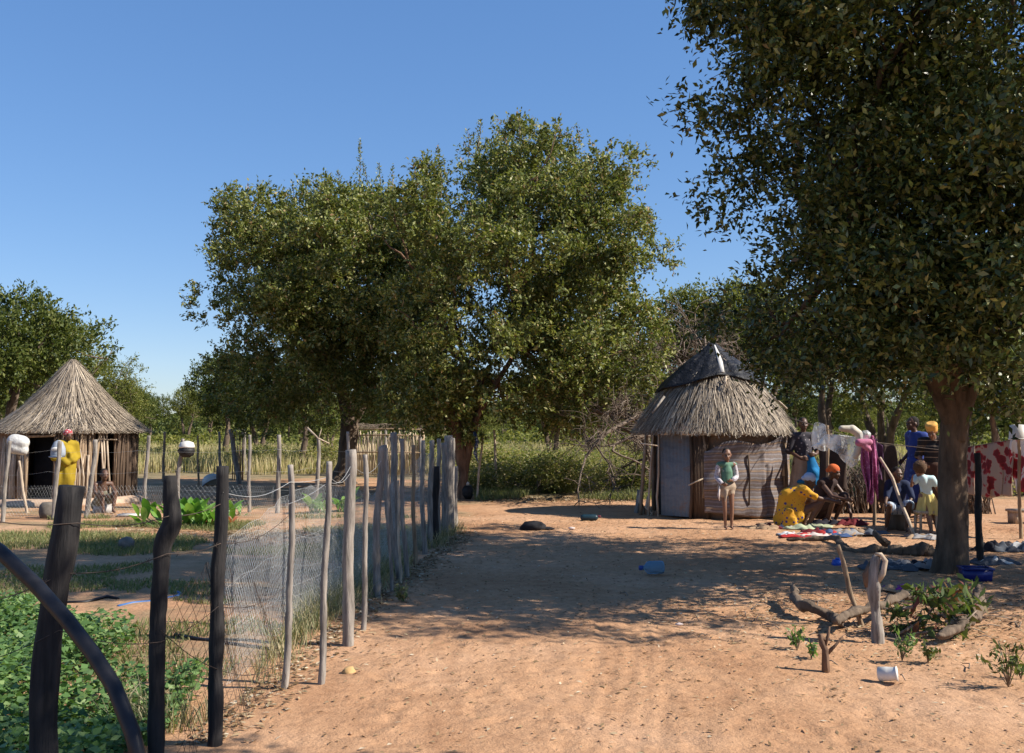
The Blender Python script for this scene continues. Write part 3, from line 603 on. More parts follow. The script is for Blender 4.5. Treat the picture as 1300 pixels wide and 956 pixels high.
#PART2
# ------------------------------------------------------------------ huts
def prof_r(prof, t):         # prof: list of (r, z) from eave to top, t in 0..1 -> r, z
    a = np.array(prof); s = np.linspace(0, 1, len(a)); return np.interp(t, s, a[:, 0]), np.interp(t, s, a[:, 1])
def thatch_roof(parent, prof, n_=5200, seed=3, tmax=1.0):
    r = np.random.default_rng(seed)
    root = MB(); root.lathe((0, 0, 0), [(q*(.93 if i == 0 else .95), z-.06+.04*(i == 0)) for i, (q, z) in enumerate(prof)] , seg=40)
    t = r.random(n_)**1.25*tmax; th = r.uniform(0, 2*math.pi, n_); lift = r.uniform(.0, .06, n_)+.012
    tl = np.maximum(t - r.uniform(.14, .3, n_), -.02-.13*r.random(n_)**1.5)
    def pt(t, th, lift):
        q, z = prof_r(prof, t); slope = np.array(prof[0]) - np.array(prof[1]); ext = np.minimum(t, 0)*1.0
        q = q*(1 + .018*np.sin(th*3+seed) + .012*np.sin(th*7+seed*2)*(1-np.clip(t, 0, 1))) + lift*.6 + (-ext)*abs(slope[0])*2.2; z = z + lift*.8 + ext*abs(slope[1])*2.6
        return np.stack([q*np.cos(th), q*np.sin(th), z], -1)
    th2 = th + r.normal(size=n_)*.035; a, b_ = pt(t, th, lift*.3), pt(tl, th2, lift+r.uniform(0, .02, n_))
    stray = r.random(n_) < .03; b_[stray] += r.normal(size=(stray.sum(), 3))*np.array([.05, .05, .03])+np.array([0, 0, .02]); wd = r.uniform(.005, .017, n_)[:, None]; sdv = np.stack([-np.sin(th), np.cos(th), 0*th], -1)
    v = np.stack([a-sdv*wd*.5, a+sdv*wd*.5, b_+sdv*wd*.3, b_-sdv*wd*.3], 1).reshape(-1, 3)
    root.raw(v, np.arange(4*n_).reshape(-1, 4))
    o = root.build('roof', M['thatch'], parent); face_rnd(o); return o
def stick_wall(parent, rad, h, th0, th1, n_, name, m, rr=(.018, .035), jag=.06, bury=.1, lean=.03):
    mb = MB()
    for i in range(n_):
        th = th0+(th1-th0)*(i+.5)/n_ + rng.normal()*.01; q = rad+rng.normal()*.015; z1 = h+rng.uniform(-jag, jag); t2 = th+rng.normal()*lean
        mb.tube([(q*math.cos(th), q*math.sin(th), -bury), (q*math.cos(th)*1.01+rng.normal()*.01, q*math.sin(th)*1.01, z1*.5), (q*math.cos(t2), q*math.sin(t2), z1)], [rng.uniform(*rr), rng.uniform(*rr)*.8], seg=6)
    return mb.build(name, m, parent, smooth=True)
def arc_wall(parent, rad, h, th0, th1, m, name, z0=-.1, th=.06, seg=30):
    t = np.linspace(th0, th1, seg); mb = MB(); v = []
    for q in (rad, rad-th):
        for z in (z0, h): v.append(np.stack([q*np.cos(t), q*np.sin(t), t*0+z], 1))
    v = np.concatenate(v); s = seg; f = []
    for i in range(s-1):
        f += [(i, i+1, s+i+1, s+i), (2*s+i+1, 2*s+i, 3*s+i, 3*s+i+1), (s+i, s+i+1, 3*s+i+1, 3*s+i), (i+1, i, 2*s+i, 2*s+i+1)]
    f += [(0, s, 3*s, 2*s), (s-1, 3*s-1, 4*s-1, 2*s-1)]
    mb.raw(v, f); return mb.build(name, m, parent)
M['dark'] = simple('dark rag cloth and painted interior shade', (.012, .012, .015), (.03, .028, .03), 5, .95, .2)  # colour of a dark rag, also paints the shade inside the huts
M['plank'] = simple('dark wood planks', (.045, .03, .022), (.13, .085, .055), 9, .9, .6, .01, (3, 3, .3))
M['doorgrey'] = simple('grey corrugated sheet', (.13, .145, .17), (.27, .28, .29), 5, .6, .3)
# --- right hut
HD = 18.1; hx = (905-CX)/F*HD; HR = 1.24
hut = empty('thatched_hut', (hx, HD, 0), 0, 'round stick hut with black plastic tarp over its thatched peak and striped cloth wall', 'hut')
zr = 3.04
prof = [(1.43, 1.43), (1.30, 1.67), (1.10, 1.97), (.86, 2.26), (.55, 2.56), (.24, 2.82), (.03, 2.95)]
thatch_roof(hut, prof, 7000, 5)
def wall_angle(px, cx, cy, r):
    k = (px-CX)/F; lo = None; qa = k*k+1; qb = -2*(k*cx+cy); qc = cx*cx+cy*cy-r*r; D = qb*qb-4*qa*qc
    if D <= 0: return 0.0 if px > CX+F*cx/cy else -math.pi+.0
    y = (-qb-math.sqrt(D))/(2*qa); return math.atan2(y-cy, k*y-cx)
A = lambda px: wall_angle(px, hx, HD, HR)
arc_wall(hut, HR-.04, 1.5, A(893), A(893)+math.pi*1.45, M['mud'], 'wall')
stick_wall(hut, HR+.03, 1.5, A(984)+.1, A(984)+math.pi*1.0, 44, 'rear_sticks', M['postbrown'])
# near-black sheet painting the interior shade in the gaps left of the door
arc_wall(hut, HR-.2, 1.5, A(893)+math.pi*1.45, A(893)+2*math.pi-.02, M['dark'], 'inner_shade_sheet')
# door sheet, corrugated
th0, th1 = A(838), A(875); mb = MB(); s = 40; v = []
a0, a1 = np.array([HR*math.cos(th0), HR*math.sin(th0)]), np.array([HR*math.cos(th1), HR*math.sin(th1)])
nr = np.array([(a1-a0)[1], -(a1-a0)[0]]); nr = nr/np.linalg.norm(nr)
for lay in (0.02, .008):
    for z in (.03, 1.47):
        for i in range(s): p = a0+(a1-a0)*i/(s-1) + nr*(lay+.006*math.sin(i*1.3)); v.append((p[0], p[1], z))
f = [(i, i+1, s+i+1, s+i) for i in range(s-1)] + [(2*s+i+1, 2*s+i, 3*s+i, 3*s+i+1) for i in range(s-1)] + [(s+i, s+i+1, 3*s+i+1, 3*s+i) for i in range(s-1)] + [(0, s, 3*s, 2*s), (s-1, 3*s-1, 4*s-1, 2*s-1)]
mb.raw(v, f)
dm, n, b = mat('weathered door sheet'); tcn = noise(n, 3.5, 5, .6, stretch=(1, 1, 2.5))
col = ramp(n, tcn, [(.3, (.10, .10, .105)), (.55, (.17, .165, .16)), (.66, (.19, .12, .085)), (.8, (.27, .26, .25))]); n.links.new(col, b.inputs['Base Color']); b.inputs['Roughness'].default_value = .6
mb.build('door', dm, hut)
def wallpole(px, py0, py1, px1=None, r=.025, m='postbrown', name='pole', out=.05, par=None, q=HR):
    px1 = px1 or px; t_ = wall_angle(px, hx, HD, q+out); d0 = HD+(q+out)*math.sin(t_); d1 = d0
    a, b_ = P(px, py0, d0), P(px1, py1, d1); mid = (a+b_)/2 + Vector((rng.normal()*.03, 0, 0)); mid2 = a.lerp(b_, .75)+Vector((rng.normal()*.025, 0, 0)); o = Vector((hx, HD, 0))
    b_.z = max(b_.z, 0)-.06
    return MB().tube([a-o, mid-o, mid2-o, b_-o], [r*.8, r], seg=8, wob=.1).build(name, M[m], par or hut, smooth=True)
wallpole(836, 545, 660, r=.02, m='stick', out=.06); wallpole(829, 548, 655, 823, .022, 'stick'); wallpole(821, 548, 662, 813, .035)
wallpole(817, 610, 660, 816, .04, 'stick'); wallpole(876, 548, 660, r=.03, m='plank'); wallpole(893, 553, 628, r=.02); wallpole(812, 622, 664, 808, .05, 'post')
wallpole(823, 630, 658, 825, .03, 'stick'); wallpole(992, 550, 600, 994, .03, 'stick')
o_ = Vector((hx, HD, 0)); dd = HD-1.27
MB().tube([P(874, 616, dd)-o_, P(894, 607, dd)-o_], .014, 6).build('latch_stick', M['stick'], hut, smooth=True)
MB().tube([P(813, 563, HD-.95)-o_, P(835, 566, HD-1.08)-o_], .012, 6).build('cross_stick', M['stick'], hut, smooth=True)
# plank between door and cloth
mb = MB()
for i in range(5):
    t_ = A(878)+(A(897)-A(878))*(i+.5)/5; mb.box((HR*math.cos(t_)*1.005, HR*math.sin(t_)*1.005, .72), (.075, .02, 1.46), rz=t_+math.pi/2, taper=.95)
mb.build('planks', M['plank'], hut)
# striped cloth on the wall
cm = stripes('striped blanket', [(0, (.155, .12, .105)), (.16, (.20, .175, .18)), (.30, (.145, .11, .10)), (.47, (.27, .165, .09)), (.56, (.155, .12, .105)), (.72, (.215, .20, .21)), (.84, (.145, .11, .10))], 2, 6.5, wob=.09)
nu, nv = 70, 44; u, v_ = np.meshgrid(np.linspace(0, 1, nu), np.linspace(0, 1, nv)); thc = A(893)+(A(985)+.35-A(893))*u
topz = 1.30 + .05*np.sin(u*9) - .17*np.exp(-(u/.16)**2) + .1*(u > .45)*np.minimum((u-.45)*2, 1); botz = .07 + .05*np.cos(u*5.5) + .07*(u > .85)*(u-.85)*5
zz = topz + (botz-topz)*v_
rad = HR + .075 + .018*np.sin(u*24+v_*3)*(.4+v_) + .04*np.sin(math.pi*v_)*np.sin(u*5+1) + .02*np.sin(v_*14+u*4)
pinch = np.exp(-((u-.565)/.018)**2)*(v_ > .3)*(v_ < .95); rad = rad-.05*pinch + .03*np.exp(-((u-.53)/.02)**2)*np.sin(v_*9)**2
cv = np.stack([rad*np.cos(thc), rad*np.sin(thc), zz], -1).reshape(-1, 3); ii = (np.arange(nv-1)[:, None]*nu+np.arange(nu-1)[None]).reshape(-1)
def solid(o, th=.006):
    md = o.modifiers.new('thick', 'SOLIDIFY'); md.thickness = th; return o
q = solid(MB().raw(cv, np.stack([ii, ii+nu, ii+nu+1, ii+1], 1)).build('blanket', cm, hut, smooth=True)); q['label'] = 'striped brown and lilac blanket covering the hut front'
tz = A(945); mb = MB(); mb.tube([((HR+.09)*math.cos(tz), (HR+.09)*math.sin(tz), 1.08), ((HR+.11)*math.cos(tz)+.01, (HR+.11)*math.sin(tz), .7), ((HR+.08)*math.cos(tz), (HR+.08)*math.sin(tz), .25)], [.018, .012], 6, wob=.4)
mb.build('tear_seam', M['plank'], hut)
# hole with dark inside above the cloth
# tarp over the peak
tm, n, b = mat('black plastic tarp'); col = ramp(n, noise(n, 4, 5), [(.4, (.006, .006, .008)), (.66, (.013, .013, .015)), (.82, (.035, .035, .038))]); n.links.new(col, b.inputs['Base Color']); b.inputs['Roughness'].default_value = .55; b.inputs['Specular IOR Level'].default_value = .3; bump(n, b, noise(n, 7, 6), 1, .06)
nu, nv = 90, 26; mb = MB(); u, v_ = np.meshgrid(np.linspace(0, 2*math.pi, nu), np.linspace(0, 1, nv))
low = .76 + .24*np.clip(-np.cos(u), 0, 1)**1.6 + .15*np.clip(np.cos(u), 0, 1)**1.3 + .02*np.sin(u*5)        # lower towards the left side
q = v_*low; rz_ = np.interp(q, [0, .12, .24, .55, .86, 1.12, 1.30], [3.05, 2.95, 2.85, 2.61, 2.32, 2.00, 1.73])
fold = .035*np.sin(u*7+2)*v_ + .02*np.sin(u*17+v_*4)*v_ + .018*sines(q*np.cos(u), q*np.sin(u), 11, 77); q = q + .045 + fold
tv = np.stack([q*np.cos(u), q*np.sin(u), rz_ + .03], -1).reshape(-1, 3); ii = (np.arange(nv-1)[:, None]*nu+np.arange(nu-1)[None]).reshape(-1)
tp = solid(mb.raw(tv, np.stack([ii, ii+nu, ii+nu+1, ii+1], 1)).build('tarp', tm, hut, smooth=True), .008); tp['label'] = 'black plastic tarp tied over the roof peak'
mb = MB(); fx_ = -1.5
pts = [(.02, -.12, 3.03), (.035, -.30, 2.87), (.03, -.52, 2.71), (.02, -.76, 2.50)]
mb.tube(pts, [.012, .03, .045, .035], 8, flat=.35); mb.build('tarp_fold', M['white'], tp, smooth=True)
mb = MB(); mb.tube([(.06, -.86, 2.42), (.03, -.93, 2.33), (.04, -1.0, 2.25)], [.02, .012], 6); mb.tube([(.0, -.88, 2.38), (.09, -.90, 2.37)], .018, 6); mb.build('tie_rope', M['stick'], tp)
MB().tube([(.86, -.70, 2.13), (1.10, -.86, 1.86)], [.022, .018], 6).build('roof_stick', M['stick'], hut)
MB().tube([(-.98, -.62, 2.08), (-1.22, -.78, 1.79)], [.022, .018], 6).build('roof_stick', M['post'], hut)
# --- left hut
LD = 21.2; lx = (92-CX)/F*LD; LR = 1.42
hl = empty('thatched_hut', (lx, LD, 0), 0, 'round hut with plain conical thatch and open dark doorway in the garden', 'hut')
thatch_roof(hl, [(1.60, 1.44), (1.33, 1.62), (1.03, 1.86), (.72, 2.16), (.42, 2.50), (.14, 2.86), (.03, 2.98)], 7500, 8)
AL = lambda px: wall_angle(px, lx, LD, LR)
arc_wall(hl, LR-.06, 1.5, AL(76), AL(125), M['mud'], 'wall')
arc_wall(hl, LR-.06, 1.5, AL(152), AL(36)+2*math.pi, M['mud'], 'wall')
stick_wall(hl, LR, 1.48, AL(78), AL(126), 20, 'wall_sticks', M['postbrown'], (.02, .035))
stick_wall(hl, LR, 1.48, AL(150), AL(176), 13, 'wall_sticks', M['plank'], (.02, .035)); stick_wall(hl, LR+.02, 1.3, AL(8), AL(36), 13, 'wall_sticks', M['stick'], (.018, .03), .12)
stick_wall(hl, LR+.05, 1.1, AL(90), AL(118), 9, 'leaning_sticks', M['stick'], (.015, .024), .12)
arc_wall(hl, LR-.5, 1.5, AL(20), AL(170), M['dark'], 'interior_shade_sheet')  # near-black sheet stands in for the shade behind the doorway
o_ = Vector((lx, LD, 0))
for px, r_, mm in ((38.5, .035, 'postbrown'), (74, .03, 'plank')): t_ = AL(px); MB().tube([(LR*math.cos(t_), (LR+.03)*math.sin(t_), -.1), (LR*math.cos(t_), (LR+.03)*math.sin(t_), 1.5)], r_, 8).build('door_post', M[mm], hl, smooth=True)
t0, t1 = AL(38), AL(74); MB().tube([(LR*math.cos(t0), (LR+.04)*math.sin(t0), 1.36), (LR*math.cos(t1), (LR+.04)*math.sin(t1), 1.38)], .03, 6).build('lintel', M['postbrown'], hl)
for px, dx in ((134, .1), (137, -.02), (141, .1)): t_ = AL(px); MB().tube([(LR*math.cos(t_)-.05, (LR+.05)*math.sin(t_), 1.5), (LR*math.cos(t_), (LR+.05)*math.sin(t_), .9), (LR*math.cos(t_)+dx, (LR+.05)*math.sin(t_), -.05)], .02, 6).build('leaning_stick', M['stick'], hl, smooth=True)
MB().tube([(LR*math.cos(AL(128)), (LR+.07)*math.sin(AL(128)), 1.3), (LR*math.cos(AL(152)), (LR+.07)*math.sin(AL(152)), 1.29)], .015, 6).build('rail', M['stick'], hl)
# raised mud floor
mb = MB(); mb.lathe((0, 0, 0), [(LR+.28, -.05), (LR+.24, .08), (LR+.1, .13), (0.05, .14)], 40); mb.build('mud_floor', simple('pale mud floor', (.36, .25, .17), (.5, .36, .26), 4, .95, .6, .02), hl, smooth=True)
# --- stick pen
PD = 31.5; px0 = (446-CX)/F*PD; px1 = (534-CX)/F*PD; pen = empty('stick_pen', ((px0+px1)/2, PD, 0), 0, 'square pen of thin upright sticks with brush heaped on its roof', 'pen'); hw = (px1-px0)/2
for nm, y in (('front_sticks', 0), ('back_sticks', 1.4)):
    mb = MB()
    for i in range(46):
        x = -hw+2*hw*(i+.5)/46+rng.normal()*.012; z = 1.35+rng.uniform(-.12, .08); mb.tube([(x, y, .05), (x+rng.normal()*.02, y, .7), (x+rng.normal()*.04, y+rng.normal()*.02, z)], [.02, .015], 5)
    mb.build(nm, M['penstick'], pen)
for x in (-hw, hw):
    mb = MB()
    for i in range(26): mb.tube([(x, 1.4*i/26, 0), (x, 1.4*i/26, 1.35+rng.uniform(-.1, .1))], .017, 5)
    mb.build('side_sticks', M['postbrown'], pen)
for z in (1.28, 1.47, .75): MB().tube([(-hw-.1, -.05, z), (0, -.06, z+.02), (hw+.1, -.05, z)], .022, 6).build('rail', M['postbrown'], pen)
for x in (-hw, 0, hw): MB().tube([(x, -.03, -.1), (x+.02, -.03, 1.5)], .045, 7).build('corner_post', M['post'], pen, smooth=True)
mb = MB()
for i in range(260):
    x = rng.uniform(-hw, hw) if i < 130 else rng.normal(hw*.72, .2); a = rng.uniform(0, 6.28); L = rng.uniform(.2, .5); z = 1.5+rng.uniform(0, .12)+(.15*rng.random() if i >= 130 else 0)
    mb.tube([(x-L*math.cos(a), .5+rng.uniform(-.5, .5), z), (x, .4+rng.uniform(-.5, .4), z+.06), (x+L*math.cos(a), .4+rng.uniform(-.5, .4), z-.12)], [.008, .004], 4)
mb.build('brush_roof', M['twig'], pen)

# ------------------------------------------------------------------ fences
def bent(a, b_, bend, k=5):
    a, b_ = Vector(a), Vector(b_); out = []
    for i in range(k):
        t = i/(k-1); out.append(a.lerp(b_, t) + Vector((math.sin(t*math.pi)*bend + math.sin(t*9)*.008, 0, 0)))
    return out
def post(tp, bs, wpx, label, m='post', d=None, bend=0, cat='fence post', name='fence_post', group=None, taper=.85, wob=.12):
    if d is None: d = G(*bs).y
    top = P(tp[0], tp[1], d); bot = P(bs[0], bs[1], d); bot.z = -.15; r_ = wpx*d/F/2*(.86 if wpx < 9 else .95)
    pts = bent(bot, top, bend, 7); loc = Vector((bot.x, bot.y, 0))
    mb = MB(); mb.rough([p-loc for p in pts], [r_*1.08, r_, r_*.95, r_*taper], seg=11, amp=.10, cen=.13, step=max(r_*1.2, .02))
    o = mb.build(name, M[m], None, smooth=True); o.location = loc; return tag(o, label, cat, group)
# near dark posts
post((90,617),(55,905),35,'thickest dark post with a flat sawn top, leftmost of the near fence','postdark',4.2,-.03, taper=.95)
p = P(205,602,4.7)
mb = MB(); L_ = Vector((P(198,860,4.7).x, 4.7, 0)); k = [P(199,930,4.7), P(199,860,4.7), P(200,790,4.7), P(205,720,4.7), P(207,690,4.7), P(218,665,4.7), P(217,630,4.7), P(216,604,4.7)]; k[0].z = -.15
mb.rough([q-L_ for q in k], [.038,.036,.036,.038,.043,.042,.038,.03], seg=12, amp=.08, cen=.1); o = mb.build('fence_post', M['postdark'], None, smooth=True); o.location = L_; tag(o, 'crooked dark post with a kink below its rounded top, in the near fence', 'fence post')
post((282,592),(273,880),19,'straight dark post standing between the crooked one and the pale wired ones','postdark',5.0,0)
GF = None
post((368,590),(356,866),9,'thin bent pale post at the near corner of the chicken wire','post',6.0,.035)
post((417,586),(405,862),9,'second thin grey post of the mesh fence, wavy, left of the thick one','post',6.1,.01)
post((445,571),(441,822),15,'thick pale grey post with a knotty middle carrying the chicken wire','post',None,.0,taper=1.0)
post((463,577),(459,803),8,'slim brown topped post just right of the thick pale post','post',None,.02)
post((484,567),(477,758),10,'straight round grey post beside the leaning one','post',None,-.01)
post((487,565),(511,736),9,'pale post leaning right from the top of its neighbour','post',None,-.03)
post((490,569),(498,752),5,'very thin stick standing behind the leaning post','post',None)
post((441,548),(444,770),5,'tall thin stick rising behind the thick pale post','post',None)
post((510,557),(518,732),7,'tall slim grey post leaning left behind the leaning one','post',None,-.02)
post((499,549),(503,720),10,'weathered post with a sunlit split top near the pen','post',None)
post((524,565),(527,716),6,'dark narrow post right of the split topped one','postbrown',None)
post((505,610),(509,742),4,'short twig stake inside the wire mesh','stick',None)
post((537,559),(540,702),7,'upright dark grey post before the close set fence end','post',None,-.02)
post((548,559),(545,694),8,'dark grey post leaning right before the plank cluster','post',None)
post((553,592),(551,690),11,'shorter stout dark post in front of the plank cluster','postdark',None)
post((557,557),(556,684),7,'grey stake at the left of the plank cluster','post',None)
post((563,562),(562,680),9,'grey stake in the middle of the plank cluster','post',None,.03)
post((569,553),(570,676),12,'broad split board with sunlit top at the end of the mesh fence','post',None,taper=.9)
post((575,556),(575,672),6,'narrow board right behind the broad split board','post',None)
post((579,592),(578,668),6,'low last stake at the far right end of the mesh fence','post',None)
# chicken wire
def wire_panel(y0, y1, hfun, off, cell, r_, name, m, label, parent=None, zmin=0.0, seed=0):
    rr = np.random.default_rng(seed); mb = MB(); L = y1-y0
    def pos(u, v):      # u metres along, v 0..1
        y = y0+u; h = hfun(y); x = fence_x(y)+off + .02*np.sin(u*2.1+seed) + .012*np.sin(u*5.7+v*4) + .01*np.sin(v*7+u*2)
        return np.stack([x, y+.02*np.sin(v*11+u*5), zmin + (h-zmin)*v + .012*np.sin(u*17)], -1)
    nL = int(L/cell); H = 1.0
    for s_ in (1, -1):
        for i in range(-int(H/cell), nL+int(H/cell)):
            v = np.linspace(0, 1, 9); u = i*cell + s_*v*H*.62; k = (u >= 0) & (u <= L)
            if k.sum() < 2: continue
            mb.tube(pos(u[k], v[k]), r_, 3, cap=False)
    for v in (0.02, .33, .66, 1.0):
        u = np.linspace(0, L, int(L*5)); mb.tube(pos(u, np.full_like(u, v)), r_*1.5, 3, cap=False)
    return tag(mb.build(name, M[m], parent), label, 'wire mesh')
wire_panel(6.0, 15.0, lambda y: .86+.16*np.sin((y-6)*1.1)+.09*np.clip(y-7, 0, 2), .03, .036, .0007, 'wire_mesh', 'wire', 'silvery chicken wire stretched along the posts beside the yard', seed=1)
wire_panel(6.6, 12.5, lambda y: .72+.10*np.sin(y*2.0), -.09, .045, .0006, 'wire_mesh', 'wire', 'second slack layer of chicken wire bunched behind the first', seed=4)
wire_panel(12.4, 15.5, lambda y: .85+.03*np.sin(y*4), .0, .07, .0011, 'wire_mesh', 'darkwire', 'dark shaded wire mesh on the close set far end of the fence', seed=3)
# sagging wires between near posts
def wire(pts, r_, label, m='darkwire', name='fence_wire', barbs=0, cat='wire'):
    pts = [Vector(p) for p in pts]; out = []
    for a, b_ in zip(pts[:-1], pts[1:]):
        for i in range(10): t = i/10; out.append(a.lerp(b_, t) - Vector((0, 0, .10*(b_-a).length*math.sin(t*math.pi)*.5)))
    out.append(pts[-1]); mb = MB(); mb.tube(out, r_, 4, cap=False)
    for k in range(barbs):
        q = out[int((k+.5)*len(out)/barbs)]; mb.tube([q+Vector((-.008, 0, -.014)), q+Vector((.008, 0, .014))], .0014, 3); mb.tube([q+Vector((.01, 0, -.012)), q+Vector((-.01, 0, .012))], .0014, 3)
    return tag(mb.build(name, M[m]), label, cat)
wire([P(-40,655,4.0),P(98,664,4.17),P(215,655,4.66),P(280,640,4.97)],.0022,'upper dark wire sagging between the dark posts')
wire([P(-40,770,4.0),P(80,728,4.17),P(212,703,4.66),P(280,690,4.97),P(366,655,5.97)],.0022,'barbed middle wire sagging between the dark posts',barbs=12)
wire([P(-60,850,4.0),P(75,800,4.17),P(204,815,4.66),P(277,770,4.97),P(362,745,5.97)],.0018,'low slack wire crossing the leafy crop')
wire([P(204,800,4.66),P(277,850,4.97),P(358,840,5.97)],.0018,'lowest rusty wire between crooked post and wired corner')
wire([P(283,625,4.97),P(368,612,5.97),P(418,605,6.1),P(445,600,7.2)],.0014,'thin wire from the straight dark post to the pale posts',m='wire')
wire([P(366,640,5.97),P(417,612,6.1),P(446,590,7.2),P(484,585,8.9)],.0016,'top strand of the mesh fence climbing to the right',m='wire')
# mesh panel bottom between dark posts
mb = MB()
for s_ in (1, -1):
    for i in range(-10, 26):
        v = np.linspace(0, 1, 8); u = i/22 + s_*v*.4; k = (u >= 0) & (u <= 1)
        if k.sum() < 2: continue
        a, b_ = np.array(P(215,900,4.66)), np.array(P(356,870,5.97)); p = a + (b_-a)*u[k][:, None]; p[:, 2] = v[k]*(.78+.1*np.sin(u[k]*6)) ; p[:, 0] += .04*np.sin(u[k]*14+v[k]*6)
        mb.tube(p, .0011, 3, cap=False)
tag(mb.build('wire_mesh', M['darkwire']), 'rusty torn wire mesh between the dark posts and the wired corner', 'wire mesh')
# rear garden posts
post((12,560),(2,664),6,'grey post carrying the white bag, leftmost of the garden posts','post')
post((24,585),(36,652),4,'thin yellowish stick leaning below the white bag','stick')
post((76,560),(67,660),7,'slightly bent post wearing the grey cap','post')
post((121,558),(107,657),7,'bent grey post right of the person in yellow shawl','post',None,.03)
post((189,553),(181,655),5.5,'grey post left of the pot, leaning slightly right','post')
post((209,548),(207,612),4,'distant thin brown post left of the pot','postbrown')
post((232,557),(224,645),6,'grey post with the black and white pot on its top','post',None,-.02)
post((251,553),(252,616),3,'very thin reddish stick right of the pot','postbrown')
post((278,548),(281,612),4,'thin grey stick above the straight dark post','post')
post((317,552),(316,650),5,'pale post between the old gate and the rear corner','post')
post((354,552),(351,652),6.5,'pale smooth garden post right of the plain one','post',None,.02)
post((404,556),(397,645),6,'crooked garden post with a dead twig across its top','post',None,.05)
post((292,545),(304,614),7,'thick pale leaning post of the old stick gate','post',None,.03)
post((309,545),(311,602),6,'upright pale post of the old stick gate','post')
mb = MB(); gd = G(300,610).y; gl0 = Vector(((300-CX)/F*gd, gd, 0))
for i in range(9): x = rng.uniform(-.12, .2); mb.tube([(x, rng.uniform(0, .3), -.02), (x+rng.normal()*.06, .1, 1.3+rng.uniform(-.3, .15))], [.018, .01], 5)
o = mb.build('stick_bundle', M['postbrown']); o.location = gl0; tag(o, 'bundle of dry brown sticks filling the old gate', 'stick bundle')
mb = MB(); a = P(404,558,17.9); mb.tube([P(390,543,17.9)-a, Vector((0,0,.02)), P(418,563,17.9)-a], [.02,.01], 5); mb.tube([Vector((0,0,0)), P(408,545,17.9)-a],[.012,.006],4); o = mb.build('dead_twig', M['stick']); o.location = a; tag(o, 'dead forked twig caught on the crooked garden post', 'twig')
def strand(zs, pts, label, r_=.0011, m='wire'):
    mb = MB()
    for z in zs:
        q = []
        for x, y in pts: q.append(Vector((x, y, z+rng.normal()*.02)))
        o2 = []
        for a, b_ in zip(q[:-1], q[1:]):
            for i in range(6): t = i/6; o2.append(a.lerp(b_, t)-Vector((0, 0, .03*math.sin(t*math.pi))))
        o2.append(q[-1]); mb.tube(o2, r_, 3, cap=False)
    return tag(mb.build('wire_strand', M[m]), label, 'wire')
gp = [((x-CX)/F*17.3, 17.25) for x in (-60, 3, 68, 108, 181, 226, 316, 352)] + [((397-CX)/F*18, 18.0), ((470-CX)/F*17, 17.0), (fence_x(15.4), 15.4)]
for z, lb_ in ((1.15, 'topmost'), (.78, 'second'), (.48, 'third'), (.2, 'lowest')): strand([z], gp, lb_+' thin wire strung along the rear garden posts')
mb = MB(); H_ = .55
for i in range(110):
    for s_ in (1, -1):
        u = np.array([i/110, i/110+s_*.05]); u = np.clip(u, 0, 1); seg_ = np.array(gp[:8]); x = np.interp(u, np.linspace(0, 1, 8), seg_[:, 0]); mb.tube([(x[0], 17.22, .02), (x[1], 17.22, H_)], .0010, 3, cap=False)
tag(mb.build('wire_mesh', M['wire']), 'low chicken wire strip along the foot of the rear garden posts', 'wire mesh')

# ------------------------------------------------------------------ things around the left garden
def at(o, loc, label, cat, group=None): o.location = loc; return tag(o, label, cat, group)
# black pipe arching at the near left
pp = [P(-90,640,2.8), P(-40,672,2.75), P(0,700,2.7), P(45,742,2.66), P(85,787,2.6), P(118,830,2.56), P(145,872,2.5), P(168,930,2.45), P(185,1000,2.4)]
mb = MB(); mb.tube(pp, .019, 14); mb.tube([pp[-1], Vector((pp[-1].x+.03, 2.4, .2)), Vector((pp[-1].x+.05, 2.4, -.05))], .019, 14); mb.tube([pp[0], pp[0]+Vector((-.25, .05, .02)), Vector((pp[0].x-.55, 2.95, .6)), Vector((pp[0].x-.6, 3.0, -.05))], .019, 14)
tag(mb.build('water_pipe', M['black'], smooth=True), 'black plastic pipe curving down across the lower left corner', 'pipe')
# hung things
b0 = P(23,564,17.1); mb = MB(); mb.cap((-.06,0,.05),(.07,0,.03),.13,.12); mb.cap((-.04,-.02,-.06),(.09,0,-.1),.11,.09); mb.cap((.1,0,-.1),(.14,0,-.17),.04,.02)
o = remesh(mb,'white_bag',simple('dirty white sack',(.38,.37,.35),(.62,.61,.58),7,.6,.9,.03),None,.018,4); at(o,b0,'crumpled white sack hung on top of a garden post','bag')
pc = empty('cloth_cap', P(75,570,17.1)+Vector((0,-.03,0)), 0, 'faded grey cap hung upright on the bent garden post', 'cap'); gm = simple('faded grey cap cloth',(.2,.23,.27),(.34,.37,.42),9,.85,.3)
mb = MB(); mb.lathe((0,0,-.14),[(.11,0),(.12,.06),(.115,.15),(.07,.26),(.02,.29)],18); mb.build('crown', gm, pc, smooth=True)
mb = MB(); mb.ell((.0,-.1,-.13),(.11,.1,.02)); mb.build('peak', gm, pc, smooth=True)
mb = MB(); mb.ell((.0,-.115,.0),(.07,.02,.035)); mb.build('patch', M['white'], pc, smooth=True)
pt = empty('cooking_pot', P(237,572,G(224,645).y-.08), 0, 'black round pot with a white lid hung on a garden post', 'pot')
MB().lathe((0,0,-.0),[(.06,-.13),(.13,-.09),(.155,-.01),(.145,.05)],20).build('bowl', M['blackpot'], pt, smooth=True); MB().lathe((0,0,.055),[(.15,0),(.15,.03),(.12,.10),(.03,.13)],20).build('lid', M['white'], pt, smooth=True)
MB().tube([(-.13,0,.04),(-.17,0,.0),(-.14,0,-.05)],.012,6).build('handle', M['blackpot'], pt)
